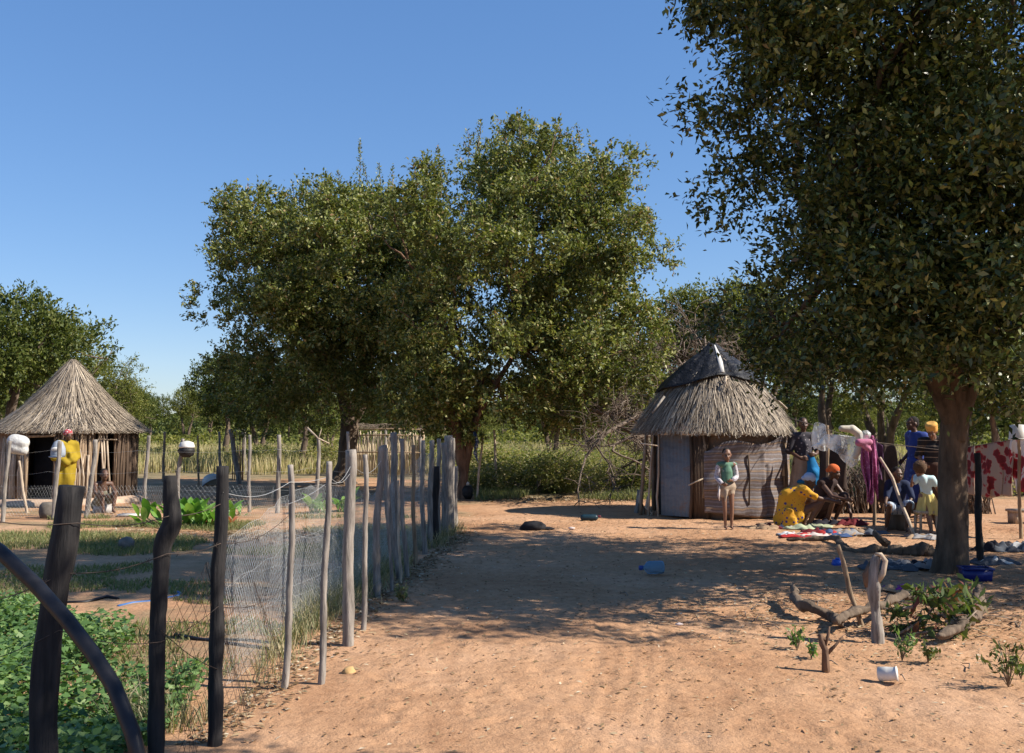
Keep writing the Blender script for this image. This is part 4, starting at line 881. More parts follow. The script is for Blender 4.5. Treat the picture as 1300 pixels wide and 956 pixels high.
# white basin beyond
bs = empty('enamel_basin', G(268,616)+Vector((0,0,.02)), .3, 'white dented enamel basin lying on its side in the dirt', 'basin')
Mx = Matrix.Rotation(R(150),3,'X')@Matrix.Rotation(R(20),3,'Y')
MB().lathe((0,0,.07),[(.16,-.16),(.2,-.1),(.27,.08),(.28,.08),(.21,-.11),(.02,-.14)],22,M=Mx).build('bowl', M['white'], bs, smooth=True); MB().lathe((0,0,.07),[(.275,.075),(.295,.08),(.295,.095),(.275,.09)],22,M=Mx,close=False).build('rim', simple('chipped enamel rim',(.35,.38,.42),(.6,.62,.65),9,.4,.1), bs, smooth=True)
o = MB().ell((0,0,.1),(.10,.09,.08),noise=.08).build('boulder', M['darkstone'], None, smooth=True); at(o, G(160,700), 'round grey stone lying in the garden grass', 'stone')
o = MB().box((0,0,.06),(.34,.26,.13),rz=.2,taper=.85).box((.05,0,.15),(.2,.18,.05),rz=.5,taper=.8).build('concrete_block', M['stone']); at(o, G(131,650), 'small pale stone slab beside the seated person', 'stone')
o = MB().box((0,0,.02),(.42,.25,.025),rz=.2).box((.02,.0,.037),(.36,.2,.01),rz=.2).build('metal_sheet', M['white']); at(o, G(166,655), 'flat pale sheet lying right of the slab', 'sheet')
o = MB().lathe((0,0,0),[(.11,0),(.14,.1),(.13,.22),(.09,.27)],14).build('clay_pot', simple('sooty clay pot',(.07,.06,.05),(.16,.14,.12),8,.9,.5)); at(o, G(60,658), 'dark round topped clay pot before the hut doorway', 'pot')
# hoses
mb = MB(); mb.tube([G(150,770,.015), G(168,766,.015), G(190,764,.02), G(212,760,.02), G(226,757,.025), G(230,753,.03), G(222,752,.03)], .016, 8); tag(mb.build('garden_hose', simple('blue hose',(.04,.12,.3),(.08,.18,.4),8,.45,.1), smooth=True), 'blue hose end lying on the red soil', 'hose')
mb = MB(); mb.tube([G(82,765,.015), G(110,764,.015), G(136,757,.02), G(150,760,.015)], .014, 8); tag(mb.build('garden_hose', M['black'], smooth=True), 'dark hose half hidden behind the crop', 'hose')
mb = MB(); mb.tube([G(222,806,.02), G(245,810,.02), G(285,816,.02), G(330,822,.02), G(358,826,.02)], .013, 8); tag(mb.build('garden_hose', M['black'], smooth=True), 'dark hose crossing the bare soil behind the straight dark post', 'hose')
# broad leaved plants
def rosette(loc, n_, L, label, m='tob', h=.35, spread=.5, group=None, seed=1):
    r = np.random.default_rng(seed); root = empty('leafy_plant', loc, 0, label, 'plant', group); mb = MB(); st = MB()
    for i in range(n_):
        a = i*2.4 + r.normal()*.2; b0 = np.array([r.normal()*spread*.4, r.normal()*spread*.3, 0]); el = r.uniform(.75, 1.45); Li = L*r.uniform(.7, 1.1)
        dirv = np.array([math.cos(a)*math.cos(el), math.sin(a)*math.cos(el), math.sin(el)]); sd = np.array([-math.sin(a), math.cos(a), 0]); k = 7; v = []
        base = b0+dirv*h*r.uniform(.1, .6)
        for j in range(k):
            t = j/(k-1); c = base + dirv*Li*t + np.array([math.cos(a)*.22*Li*t*t, math.sin(a)*.22*Li*t*t, -.2*Li*t*t]); wq = Li*.17*math.sin(math.pi*min(1, t*.93+.05))**.8
            up = np.array([0, 0, wq*.3]); v += [c-sd*wq+up, c, c+sd*wq+up]
        f = []
        for j in range(k-1): f += [(3*j, 3*j+1, 3*j+4, 3*j+3), (3*j+1, 3*j+2, 3*j+5, 3*j+4)]
        mb.raw(v, f); st.tube([b0*.6-np.array([0, 0, .03]), base], .008, 5)
    o = mb.build('leaves', M[m], root, smooth=True); face_rnd(o, 12); st.build('stems', M['tob'], root); return root
rosette(G(240,668), 72, .38, 'big bright green plant with broad upright leaves, left of the rust leaved one', spread=.6, seed=4, h=.3)
rosette(G(262,670), 36, .34, 'bright broad leaved plant touching the straight dark post', spread=.4, seed=5, h=.3)
rosette(G(272,668), 14, .24, 'low rusty red leaved plant at the foot of the bright green ones', 'redleaf', .15, .35, seed=6)
rosette(G(299,655), 9, .25, 'small green plant right of the rust leaved one', 'tob', .22, .2, seed=7)
rosette(G(404,652), 18, .34, 'small broad leaved plant seen through the wire left of the thick post', 'tob', .25, .2, seed=8)
rosette(G(435,650), 16, .34, 'small broad leaved plant right beside the thick pale post', 'tob', .3, .2, seed=9)
# thing at the foot of the big tree, cloth hung on its trunk
dk = empty('old_bucket', G(592,634)+Vector((.0,0,.0)), 0, 'black round vessel with a white top at the foot of the forked trunk', 'bucket')
MB().lathe((0,0,0),[(.1,0),(.15,.1),(.15,.22),(.1,.3)],16).build('body', M['blackpot'], dk, smooth=True); MB().lathe((0,0,.3),[(.06,0),(.065,.05),(.03,.08)],12).build('lid', M['white'], dk, smooth=True)
mb = MB(); d_ = 21.3
mb.tube([P(602,548,d_),P(606,560,d_),P(603,575,d_),P(607,588,d_)],[.07,.11,.09,.03],10,wob=.25,flat=.4)
o = mb.build('hanging_cloth', spots('blue and white cloth',(.03,.06,.14),(.5,.55,.6),22,.35), smooth=True); tag(o,'blue and white patterned cloth hanging by the forked trunk','cloth')
post((613,553),(604,592),3.5,'pale bare stake leaning right of the forked trunk','stick',21.5)
post((627,546),(632,575),4,'pale sunlit stake standing in the thicket','stick',24)
# ------------------------------------------------------------------ yard things
mb = MB(); mb.ell((0,0,.05),(.2,.14,.09),noise=.12); mb.ell((.2,0,.02),(.12,.05,.03),noise=.1); o = mb.build('rag', M['dark'], None, smooth=True); at(o, G(677,673), 'dark crumpled rag on the sand before the hut shadow', 'rag')
cn = empty('plastic_canister', G(748,661), .05, 'dark teal canister lying in the hut shadow', 'canister'); cn.scale = (.75,)*3; tm_ = simple('teal plastic',(.006,.022,.035),(.012,.038,.055),9,.4,.1)
MB().cap((-.13,0,.07),(.13,0,.07),.07).build('body', tm_, cn, smooth=True); MB().cap((.2,0,.09),(.24,0,.09),.025).build('cap', simple('maroon cap',(.08,.01,.02),(.12,.015,.03),6,.5,0), cn, smooth=True)
# clear jug
jm, n, b = mat('clear bluish plastic'); b.inputs['Base Color'].default_value = (.22, .38, .52, 1); b.inputs['Roughness'].default_value = .15; b.inputs['Transmission Weight'].default_value = .55; b.inputs['IOR'].default_value = 1.2
jg = empty('plastic_jug', G(831,729), R(14), 'transparent blue water jug lying on its side in the yard', 'jug'); jg.scale = (.68,)*3; Mj = Matrix.Rotation(R(90),3,'Y')
MB().lathe((.0,0,.105),[(.03,-.22),(.035,-.17),(.09,-.12),(.105,-.08),(.10,-.03),(.105,.0),(.10,.04),(.105,.08),(.1,.13),(.06,.14)],22,M=Mj).build('bottle', jm, jg, smooth=True); MB().lathe((0,0,.105),[(.038,-.25),(.038,-.2)],14,M=Mj).build('cap', simple('blue cap',(.02,.05,.2),(.03,.07,.3),5,.4,0), jg, smooth=True)
# white cup
Mc = Matrix.Rotation(R(25),3,'Z')@Matrix.Rotation(R(84),3,'X')
wc = empty('plastic_cup', G(1127,862)+Vector((0,0,.043)), R(40), 'white plastic tub lying on its side near the log', 'tub'); wc.scale = (.85,)*3; wc.location.z -= .012
MB().lathe((0,0,0),[(.034,-.07),(.05,-.062),(.05,.0),(.046,.055),(.05,.062)],22,M=Mc).build('tub', M['white'], wc, smooth=True); MB().lathe((0,0,0),[(.052,.055),(.052,.068)],22,M=Mc).build('rim', M['white'], wc, smooth=True)
# blue basin, small blue thing, purple
bb = empty('blue_basin', G(1239,737), R(-8), 'dark blue rectangular basin at the foot of the thick trunk', 'basin'); bmt = simple('navy plastic',(.008,.014,.10),(.012,.022,.16),5,.35,0)
MB().box((0,0,.06),(.25,.18,.12),taper=1.12).build('body', bmt, bb); 
mb = MB(); 
for x,y,dx,dy in ((0,.105,.30,.02),(0,-.105,.30,.02),(.14,0,.02,.19),(-.14,0,.02,.19)): mb.box((x,y,.126),(dx,dy,.016))
mb.build('rim', bmt, bb)
o = MB().box((0,0,.03),(.13,.1,.07),taper=.75).lathe((0,0,.065),[(.03,0),(.03,.02)],10).build('blue_bottle', simple('blue plastic',(.02,.08,.4),(.03,.1,.5),5,.4,0)); at(o, G(1064,718), 'small bright blue container in the shade before the log', 'container')
# logs
def log(pts, rad, label, m='bark', name='log', seg=10):
    mb = MB(); mb.rough(pts, rad, 14, amp=.26, cen=.7, step=.028); return tag(mb.build(name, M[m], None, smooth=True), label, 'log')
def GZ(x, y, z): return G(x, y) + Vector((0, 0, z))
log([GZ(1006,762,.13),GZ(1014,778,.07),GZ(1036,784,.09),GZ(1055,786,.05),GZ(1068,800,.05)],[.022,.04,.042,.038,.025],'crooked grey log lying at the left of the fork post')
log([GZ(1062,802,.07),GZ(1085,795,.10),GZ(1110,790,.12),GZ(1140,782,.14),GZ(1160,778,.12),GZ(1185,782,.1)],[.03,.034,.032,.03,.02],'long grey log lying behind the fork post')
log([GZ(1243,762,.15),GZ(1244,785,.14),GZ(1236,796,.11),GZ(1222,806,.09),GZ(1205,813,.06),GZ(1190,816,.05)],[.02,.04,.048,.042,.034,.02],'curved pale log bending around the leafy cut branch')
log([GZ(1000,688,.03),GZ(1030,688,.05),GZ(1058,690,.08),GZ(1075,699,.03),GZ(1110,703,.04),GZ(1150,705,.05),GZ(1185,706,.06)],[.02,.03,.035,.045,.05,.06,.07],'long dark root log running from the blanket to the thick trunk','bark')
log([P(1110,676,12.6),P(1118,686,12.5),GZ(1126,700,.1)],[.03,.04,.05],'stubby dark branch sticking up from the root log','bark')
# fork post and stick
fd = G(1113,812).y
o_ = Vector((P(1113,810,fd).x, fd, 0)); fp = empty('forked_post', o_, 0, 'pale stripped post with hollow forked top near the cut branch', 'post')
mb = MB(); mb.rough([o_*0+Vector((0,0,-.12)), P(1113,800,fd)-o_, P(1111,770,fd)-o_, P(1109,740,fd)-o_, P(1112,712,fd)-o_, P(1116,706,fd)-o_],[.043,.039,.037,.041,.037,.018],14,amp=.22,cen=.08,step=.025)
mb.build('stem', M['post'], fp, smooth=True)
MB().tube([P(1113,740,fd-.02)-o_, P(1121,728,fd-.04)-o_, P(1124,712,fd-.04)-o_, P(1118,704,fd-.03)-o_, P(1111,703,fd-.03)-o_],[.022,.02,.018,.015,.01],9,wob=.15).build('fork', M['stick'], fp, smooth=True)
MB().tube([P(1104,745,fd+.02)-o_, P(1101,730,fd+.03)-o_, P(1107,714,fd+.03)-o_],[.035,.035,.02],9,wob=.12).build('side_fork', M['barkA'], fp, smooth=True)
post((1063,692),(1098,790),7.5,'brown peeled stick slanting up left of the forked post','postbrown',8.1,0,'stick','slanted_stick')
# stump
sd_ = G(1048,849).y; o_ = G(1048,849); st = empty('cut_stump', o_, 0, 'small brown stump with several cut branches beside the white tub', 'stump')
mb = MB(); mb.tube([(0,0,-.06), (0,0,.12), P(1044,818,sd_)-o_, P(1041,805,sd_)-o_],[.026,.022,.019,.013],9,wob=.15); mb.build('stem', M['barkA'], st, smooth=True)
for q in ([(1046,822),(1051,808),(1053,796)], [(1049,830),(1060,820),(1070,808)], [(1047,812),(1038,806)]): MB().tube([P(x,y,sd_)-o_ for x,y in q],[.015,.006],7,wob=.12).build('branch', M['barkA'], st, smooth=True)
# leafy cut branch
o_ = G(1195,800); cb = empty('leafy_branch', o_, 0, 'freshly cut leafy branch lying heaped between log and forked post', 'branch'); d_ = o_.y
mb = MB(); cs = []; ts = []
stems = [[(1130,812),(1150,800),(1175,785),(1190,765),(1205,752)],[(1130,815),(1160,805),(1195,800),(1225,790),(1240,775)],[(1150,800),(1165,790),(1170,775)],[(1175,785),(1200,780),(1225,765),(1238,770)],[(1130,815),(1140,822),(1150,835)],[(1160,770),(1140,774),(1122,772)],[(1190,765),(1170,752),(1155,750)],[(1200,800),(1210,815),(1195,822)]]
for q in stems:
    pts = [P(x, y, d_+rng.uniform(-.25,.2))-o_ for x, y in q]; mb.tube(pts, [.014,.005], 5)
    for i in range(26):
        t = rng.uniform(.25, 1)*(len(pts)-1); j = min(int(t), len(pts)-2); p = pts[j].lerp(pts[j+1], t-j); cs.append(np.array(p)+rng.normal(size=3)*.03+np.array([0,0,-.01])); ts.append(rng.normal(size=3)+np.array([0,0,-.6]))
for i in range(190):
    p = P(rng.normal(1208,22), rng.normal(762,12), d_+rng.uniform(-.35,.3))-o_; cs.append(np.array(p)); ts.append(rng.normal(size=3)+np.array([0,0,-.9]))
cs = np.array(cs); ts = np.array(ts); cs[:, 2] = np.maximum(cs[:, 2], .02); mb.build('twigs', M['twig'], cb)
lv = MB(); lv.leaves(cs, ts, unit(rng.normal(size=cs.shape)+np.array([0,0,.5])), rng.uniform(.08,.14,len(cs)), rng.uniform(.028,.045,len(cs)))
o = lv.build('leaves', leafmat('wilting leaves',[(0,(.035,.055,.02)),(.5,(.08,.12,.035)),(.8,(.12,.16,.05)),(.9,(.16,.05,.04)),(1,(.2,.11,.07))],trans=.25,rough=.6,spec=.2), cb); face_rnd(o)
mb = MB()
for i in range(150):
    x, y = rng.normal(3.6, 1.1), rng.normal(8.2, .8); a_ = rng.uniform(0, 6.28); L = rng.uniform(.06, .3); mb.tube([(x, y, .012+gz(x, y)), (x+L*.5*math.cos(a_)+.01, y+L*.5*math.sin(a_), .03+gz(x, y)), (x+L*math.cos(a_+.2), y+L*math.sin(a_+.2), .012+gz(x, y))], [.005, .003], 5)
tag(mb.build('dead_twigs', M['twig']), 'broken dry twigs strewn around the logs', 'twigs', kind='stuff')
mb = MB()
for i in range(420):
    x, y = rng.uniform(-1, 6), rng.uniform(4.6, 13); r_ = rng.uniform(.004, .011); mb.ell((x, y, gz(x, y)+r_*.25), (r_, r_*rng.uniform(.6, 1), r_*.6), 7, 5, noise=.15)
tag(mb.build('pebbles', simple('earthy pebbles', (.20, .11, .06), (.42, .26, .16), 3, .95, .3), None, smooth=True), 'small pebbles and clods scattered on the sand', 'pebbles', kind='stuff')
# small weeds
def weed(px, py, h, n_, label, seed, m='crop'):
    r = np.random.default_rng(seed); o_ = G(px, py); root = empty('small_weed', o_, 0, label, 'plant'); st = MB(); cs = []; ts = []
    for i in range(n_):
        a = r.uniform(0, 6.28); e = np.array([math.cos(a)*h*r.uniform(.2, .6), math.sin(a)*h*.4, h*r.uniform(.5, 1)]); st.tube([(0,0,-.02), e*.5+np.array([0,0,h*.1]), e], [.003,.0018], 4)
        for k in range(9): t = r.uniform(.3, 1.05); cs.append(e*t+r.normal(size=3)*.012); ts.append(r.normal(size=3)+e/h)
    st.build('stems', M['twig'], root); o = MB().leaves(np.array(cs), np.array(ts), unit(r.normal(size=(len(cs),3))+np.array([0,0,.8])), .05, .018).build('leaves', M[m], root); face_rnd(o)
weed(1280,868,.28,12,'small dark leaved weed at the lower right corner',1,'leafE'); weed(1012,822,.14,7,'wilted weed left of the cut stump',2); weed(1030,834,.09,6,'tiny bright green sprig left of the cut stump',3)
weed(1145,835,.16,8,'low green sprigs under the cut branch',4); weed(1178,838,.12,7,'brown green sprigs right of the white tub',5,'leafE'); weed(512,765,.16,10,'grey green weed at the foot of the mesh fence',6,'grass'); weed(1296,858,.12,6,'low sprig cut by the right edge',8)
# ochre block near the fence corner
o = MB().ell((0,0,.02),(.05,.04,.035),7,5,noise=.22).build('clay_lump', M['brick']); at(o, G(443,858), 'broken ochre clay lump beside the foot of the fence', 'clay lump')
# rags near the trunk
def heap(px, py, w_, n_, mats, label, name='rag_heap', h=.07, cat='rags', seed=1):
    r = np.random.default_rng(seed); o_ = G(px, py); root = empty(name, o_, 0, label, cat)
    for i in range(n_):
        mb = MB(); c = np.array([r.uniform(-w_, w_), r.uniform(-.25, .25)*w_*1.2, 0]); k = 16; u, v = np.meshgrid(np.linspace(-1, 1, k), np.linspace(-1, 1, k)); a = r.uniform(0, 3); sx, sy = r.uniform(.12, .26), r.uniform(.1, .2)
        x = (u*math.cos(a)-v*math.sin(a))*sx+c[0]+.02*np.sin(v*6+i); y = (u*math.sin(a)+v*math.cos(a))*sy+c[1]+.02*np.sin(u*5); z = .012+h*(.5+.5*np.sin(u*r.uniform(3, 7)+i)*np.cos(v*r.uniform(3, 7)))*(1-np.maximum(abs(u), abs(v))**3)+.01*i*.3
        ii = (np.arange(k-1)[:, None]*k+np.arange(k-1)[None]).reshape(-1); mb.raw(np.stack([x, y, z], -1).reshape(-1, 3), np.stack([ii, ii+1, ii+k+1, ii+k], 1)); solid(mb.build('rag', mats[i % len(mats)], root, smooth=True), .006)
    return root
ck = {k_: clothmat(k_, c_) for k_, c_ in dict(red=(.42,.03,.03), pale=(.6,.5,.46), blue=(.05,.09,.2), slate=(.09,.10,.12), maroon=(.13,.015,.02), sage=(.38,.42,.28), peach=(.6,.36,.27), grey=(.28,.27,.27), white_=(.62,.62,.62), ink=(.02,.02,.03), tan=(.35,.24,.15)).items()}
heap(1030,682,.42,9,[ck['pale'],ck['peach'],ck['slate'],ck['red'],ck['white_'],ck['blue']],'spread of pale, red and blue clothes on the sand before the crouching woman','laundry_spread',.05,'clothes',1)
heap(1080,680,.5,10,[ck['slate'],ck['maroon'],ck['tan'],ck['blue'],ck['red'],ck['grey']],'dark and blue clothes forming the right end of the spread','laundry_spread',.08,'clothes',2)
heap(992,672,.3,5,[ck['tan'],ck['maroon'],ck['pale'],ck['sage']],'tan and brown rags at the hut corner behind the yellow dress','rag_heap',.08,'clothes',3)
heap(1062,667,.25,4,[ck['maroon'],ck['ink'],ck['maroon']],'maroon cloth lying just beyond the crouching women','rag_heap',.1,'clothes',4)
heap(1022,670,.3,3,[ck['sage'],ck['sage']],'sage green cloth under the feet of the crouching woman','green_cloth',.04,'cloth',5)
heap(1140,722,.3,6,[ck['slate'],ck['grey'],ck['ink'],ck['slate']],'grey plastic and rags in the shade left of the thick trunk','rag_heap',.08,'rags',6)
heap(1178,722,.16,3,[ck['grey'],ck['ink']],'small dark rags against the left side of the thick trunk','rag_heap',.1,'rags',7)
heap(1278,700,.32,7,[ck['ink'],ck['slate'],ck['grey'],ck['ink'],ck['white_']],'dark bundle of clothes and shoes on the ground at the right edge','rag_heap',.12,'clothes',8)
heap(1250,716,.12,3,[ck['slate'],ck['white_']],'small blue grey rag right of the trunk foot','rag_heap',.08,'rags',9)
heap(1160,684,.2,4,[ck['grey'],ck['tan'],ck['ink']],'small grey rag pile at the foot of the leaning pole','rag_heap',.06,'rags',10)
heap(1160,752,.1,3,[ck['white_'],clothmat('purple',(.2,.03,.25)),ck['tan']],'white and purple scrap behind the fork post','rag_heap',.06,'rags',11)
def scrap(px, py, s_, label, m, seed):
    r = np.random.default_rng(seed); o = MB().ell((0,0,s_*.3),(s_,s_*.7,s_*.4),8,6,noise=.25).build('paper_scrap', m); at(o, G(px,py), label, 'litter')
scrap(861,613,.0,'x',M['white'],1) if False else None
scrap(740,614,.09,'crumpled white plastic scrap at the edge of the thicket',M['white'],2); scrap(726,672,.05,'pale scrap on the sand right of the dark rag',ck['pale'],3); scrap(862,794,.03,'small pale chip on the sunlit sand',ck['pale'],4)
# dark post beside trunk
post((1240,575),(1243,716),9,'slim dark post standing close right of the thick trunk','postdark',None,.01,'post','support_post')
# leaning pole
pd_ = 14.6
o_ = G(1160,682); mb = MB(); pts = [P(1117,581,15.2), P(1133,607,15.0), P(1143,636,14.8), P(1153,660,14.6), G(1161,681)]; mb.tube([p-o_ for p in pts], [.022,.024,.026,.026], 8, wob=.1); at(mb.build('leaning_pole', M['stick'], None, smooth=True), o_, 'pale crooked pole leaning under the purple cloth', 'pole')
# ------------------------------------------------------------------ washing lines and cloths
def hang(top, drop, m, name, label, cat='cloth', nfold=7, amp=.05, seed=1, nu=40, nv=26, bottom=None, th=.006, gather=0):
    """cloth hung from a 3D polyline; drop may be a function of u"""
    r = np.random.default_rng(seed); top = np.array([tuple(p) for p in top]); s_ = np.linspace(0, 1, len(top)); u, v = np.meshgrid(np.linspace(0, 1, nu), np.linspace(0, 1, nv))
    T = np.stack([np.interp(u, s_, top[:, k]) for k in range(3)], -1); dv = drop(u) if callable(drop) else drop
    ph = r.uniform(0, 6); mid = T.mean((0, 1))
    x = T[..., 0] + gather*(mid[0]-T[..., 0])*v + .02*np.sin(v*5+u*9+ph); y = T[..., 1] + amp*np.sin(u*nfold*2*math.pi+ph+v*1.2)*(.25+.75*v) + .03*np.sin(v*4+u*3)
    z = T[..., 2] - dv*v + .02*np.sin(u*nfold*4)*v
    loc = Vector(mid); loc.z = float(T[..., 2].mean()); ii = (np.arange(nv-1)[:, None]*nu+np.arange(nu-1)[None]).reshape(-1)
    o = MB().raw(np.stack([x, y, z], -1).reshape(-1, 3)-np.array(loc), np.stack([ii, ii+nu, ii+nu+1, ii+1], 1)).build(name, m, None, smooth=True); o.location = loc; solid(o, th); return tag(o, label, cat)
def blooms(name, base, spot, scale, th):
    m, n, b = mat(name); tc = n.nodes.new('ShaderNodeTexCoord'); nz = n.nodes.new('ShaderNodeTexNoise'); nz.inputs['Scale'].default_value = 9; n.links.new(tc.outputs['Object'], nz.inputs['Vector'])
    ad = n.nodes.new('ShaderNodeVectorMath'); ad.operation = 'MULTIPLY_ADD'; n.links.new(nz.outputs['Color'], ad.inputs[0]); ad.inputs[1].default_value = (.16,)*3; n.links.new(tc.outputs['Object'], ad.inputs[2])
    v = n.nodes.new('ShaderNodeTexVoronoi'); v.inputs['Scale'].default_value = scale; n.links.new(ad.outputs[0], v.inputs['Vector'])
    col = ramp(n, v.outputs['Distance'], [(th-.14, tuple(x*.45 for x in spot)), (th-.05, spot), (th+.02, base)])
    n.links.new(col, b.inputs['Base Color']); b.inputs['Roughness'].default_value = .85; bump(n, b, noise(n, 7, 3), .5, .02); return m
lnD = 15.8
wm = M['darkwire']
LN = [P(1000,530,17.2), P(1050,545,16.2), P(1085,556,15.6), P(1115,562,15.8), P(1200,572,15.6), P(1300,556,14.2), P(1400,540,13)]
def line_pt(px):
    xs_ = [1000,1050,1085,1115,1200,1300,1400]; return Vector([np.interp(px, xs_, [p[k] for p in LN]) for k in range(3)])
mb = MB(); mb.tube(LN, .006, 5); tag(mb.build('clothes_line', M['deadwood']), 'sagging line strung from the hut to the right edge carrying cloths', 'clothes line')
post((1112,560),(1108,640),5,'thin pole propping the line behind the purple cloth','postbrown',15.9,0,'pole','line_prop')
post((1050,540),(1052,640),5,'thin stick propping the line behind the plastic sheet','postbrown',16.4,0,'pole','line_prop')
fl_ = blooms('cream cloth with red flowers',(.33,.24,.19),(.30,.012,.02),6,.46)  # base colour darkened to carry the shade on these cloths
fl2 = blooms('white cloth with red flowers',(.66,.60,.57),(.45,.012,.025),5,.47)
hang([line_pt(x) for x in (1198,1212,1228,1240)], .72, fl_, 'floral_cloth', 'shaded cream and red floral cloth right of the thick trunk', nfold=3, seed=3)
hang([line_pt(x) for x in (1241,1262,1284)], .78, fl_, 'floral_cloth', 'cream cloth with red flowers, middle one of the line', nfold=3, seed=5)
hang([line_pt(x) for x in (1284,1300,1330)], .74, fl2, 'floral_cloth', 'white cloth with bold red flowers at the right edge', nfold=3, seed=6)
brn = clothmat('dark brown blanket',(.07,.045,.035),(.03,.022,.02))
hang([line_pt(x)+Vector((0,.5,0)) for x in (1118,1135,1152)], .95, brn, 'brown_blanket', 'dark brown blanket hanging behind the leaning pole', nfold=2, seed=7)
hang([line_pt(x)+Vector((0,.9,.02)) for x in (1060,1075,1098)], .9, brn, 'brown_blanket', 'dark blanket hanging in shade behind the plastic sheet', nfold=2, seed=17)
pl, n, b = mat('milky clear plastic'); b.inputs['Base Color'].default_value = (.80,.80,.78,1); b.inputs['Roughness'].default_value = .28; b.inputs['Transmission Weight'].default_value = .0; b.inputs['Specular IOR Level'].default_value = .8
tr = n.nodes.new('ShaderNodeBsdfTransparent'); mx = n.nodes.new('ShaderNodeMixShader'); f_ = ramp(n, noise(n, 5, 6, .65), [(.38, (.12,)*3), (.66, (.75,)*3)]); n.links.new(f_, mx.inputs[0]); n.links.new(tr.outputs[0], mx.inputs[1]); n.links.new(b.outputs[0], mx.inputs[2]); n.links.new(mx.outputs[0], n.nodes['Material Output'].inputs[0]); bump(n, b, noise(n, 9, 5), 1, .05)
M['bagpl'] = pl
# purple cloth
pm = spots('magenta shawl',(.25,.045,.14),(.40,.17,.28),26,.3); 
hang([P(1094,556,15.2),P(1100,552,15.15),P(1108,553,15.15),P(1113,558,15.2)], lambda u: .72+.30*np.sin(u*2.6+.3)*(1-u*.5)-.12*np.cos(u*19), pm, 'magenta_shawl', 'magenta shawl hanging in folds at the middle of the line', nfold=4, amp=.05, seed=8, gather=.1)
hang([P(1108,556,15.3),P(1114,558,15.3),P(1119,566,15.3)], .55, clothmat('dull purple cloth',(.13,.06,.12),(.07,.035,.07)), 'purple_cloth', 'dull purple cloth tucked behind the magenta shawl', nfold=2, amp=.04, seed=9)
mb = MB(); mb.cap((-.09,0,0),(.07,0,.01),.06,.05); mb.cap((0,0,-.05),(.06,.0,-.1),.05,.04); o = remesh(mb,'pink_bundle',clothmat('pink cloth',(.5,.2,.3),(.4,.13,.22)),None,.014,3); at(o, P(1098,562,15.05), 'bright pink knot of cloth topping the magenta shawl', 'cloth')
o = MB().ell((0,0,0),(.08,.07,.07),12,8,noise=.06).build('clear_bag', M['bagpl'], None, smooth=True); at(o, P(1099,552,15.1), 'clear plastic bag perched above the pink cloth', 'bag')
hang([P(1026,571,15.9),P(1047,551,15.7),P(1068,552,15.5),P(1094,556,15.4)], lambda u: .01+.50*np.clip(u*1.15,0,1)**1.2*(1-.55*np.clip(u-.82,0,1)/.18), pl, 'plastic_sheet', 'translucent plastic sheet stretched along the line left of the magenta shawl', 'plastic sheet', nfold=3, amp=.05, seed=10, th=.003)
hang([P(1032,537,16.0),P(1040,536,15.9),P(1050,541,15.8)], .42, pl, 'plastic_sheet', 'greenish clear plastic drooping by the person in the blue sling', 'plastic sheet', nfold=2, amp=.04, seed=12, th=.003)
mb = MB(); mb.cap((-.16,0,.06),(.0,0,.05),.05,.06); mb.cap((0,0,.05),(.1,0,-.02),.07,.06); mb.cap((.1,0,-.02),(.12,.0,-.2),.06,.07); mb.cap((.12,0,-.2),(.04,.0,-.36),.07,.05)
o = remesh(mb,'cream_cloth',clothmat('cream cloth',(.62,.57,.48),(.42,.38,.31)),None,.016,4); at(o, P(1082,549,15.3), 'cream cloth bunched over the line beside the plastic sheet', 'cloth')
# brush fence behind the people
mb = MB()
for i in range(420):
    x = rng.uniform((1060-CX)/F*18, (1260-CX)/F*18); a = rng.uniform(-.5, .5); h = rng.uniform(.5, 1.15); mb.tube([(x, 18.3+rng.uniform(-.3,.3), -.02), (x+a*.3, 18.3+rng.uniform(-.3,.3), h*.6), (x+a*h, 18.3+rng.uniform(-.3,.3), h)], [.012,.005], 4)
tag(mb.build('brush_fence', M['deadwood']), 'tangled brush fence of dead sticks behind the people', 'brush fence')
# right edge things
wb = empty('white_bucket', P(1293,549,14.0), 0, 'pale grey bucket standing upside down above the floral cloths', 'bucket'); MB().lathe((0,0,-.1),[(.13,0),(.125,.04),(.11,.2),(.05,.21)],18).build('body', M['white'], wb, smooth=True); MB().lathe((0,0,-.1),[(.135,-.005),(.135,.02)],18).build('rim', M['white'], wb, smooth=True)
post((1293,556),(1294,660),5,'thin stake carrying the pale bucket','postbrown',14.0,0,'post','bucket_stake')
bx = empty('wooden_bench', G(1306,664), 0, 'low pale bench at the right edge beyond the dark bundle', 'bench'); MB().box((0,0,.2),(.6,.3,.04)).build('seat', M['stick'], bx)
for x in (-.25,.25): MB().box((x,0,.09),(.05,.26,.18)).build('leg', M['stick'], bx)
so = empty('wooden_stool', G(1176,677), 0, 'low pale wooden stool behind the stepping girl', 'stool'); MB().box((0,0,.31),(.3,.26,.035)).build('seat', M['stick'], so)
for x in (-.11,.11):
    for y in (-.09,.09): MB().tube([(x*1.1,y*1.1,0),(x,y,.3)],.02,6).build('leg', M['stick'], so, smooth=True)

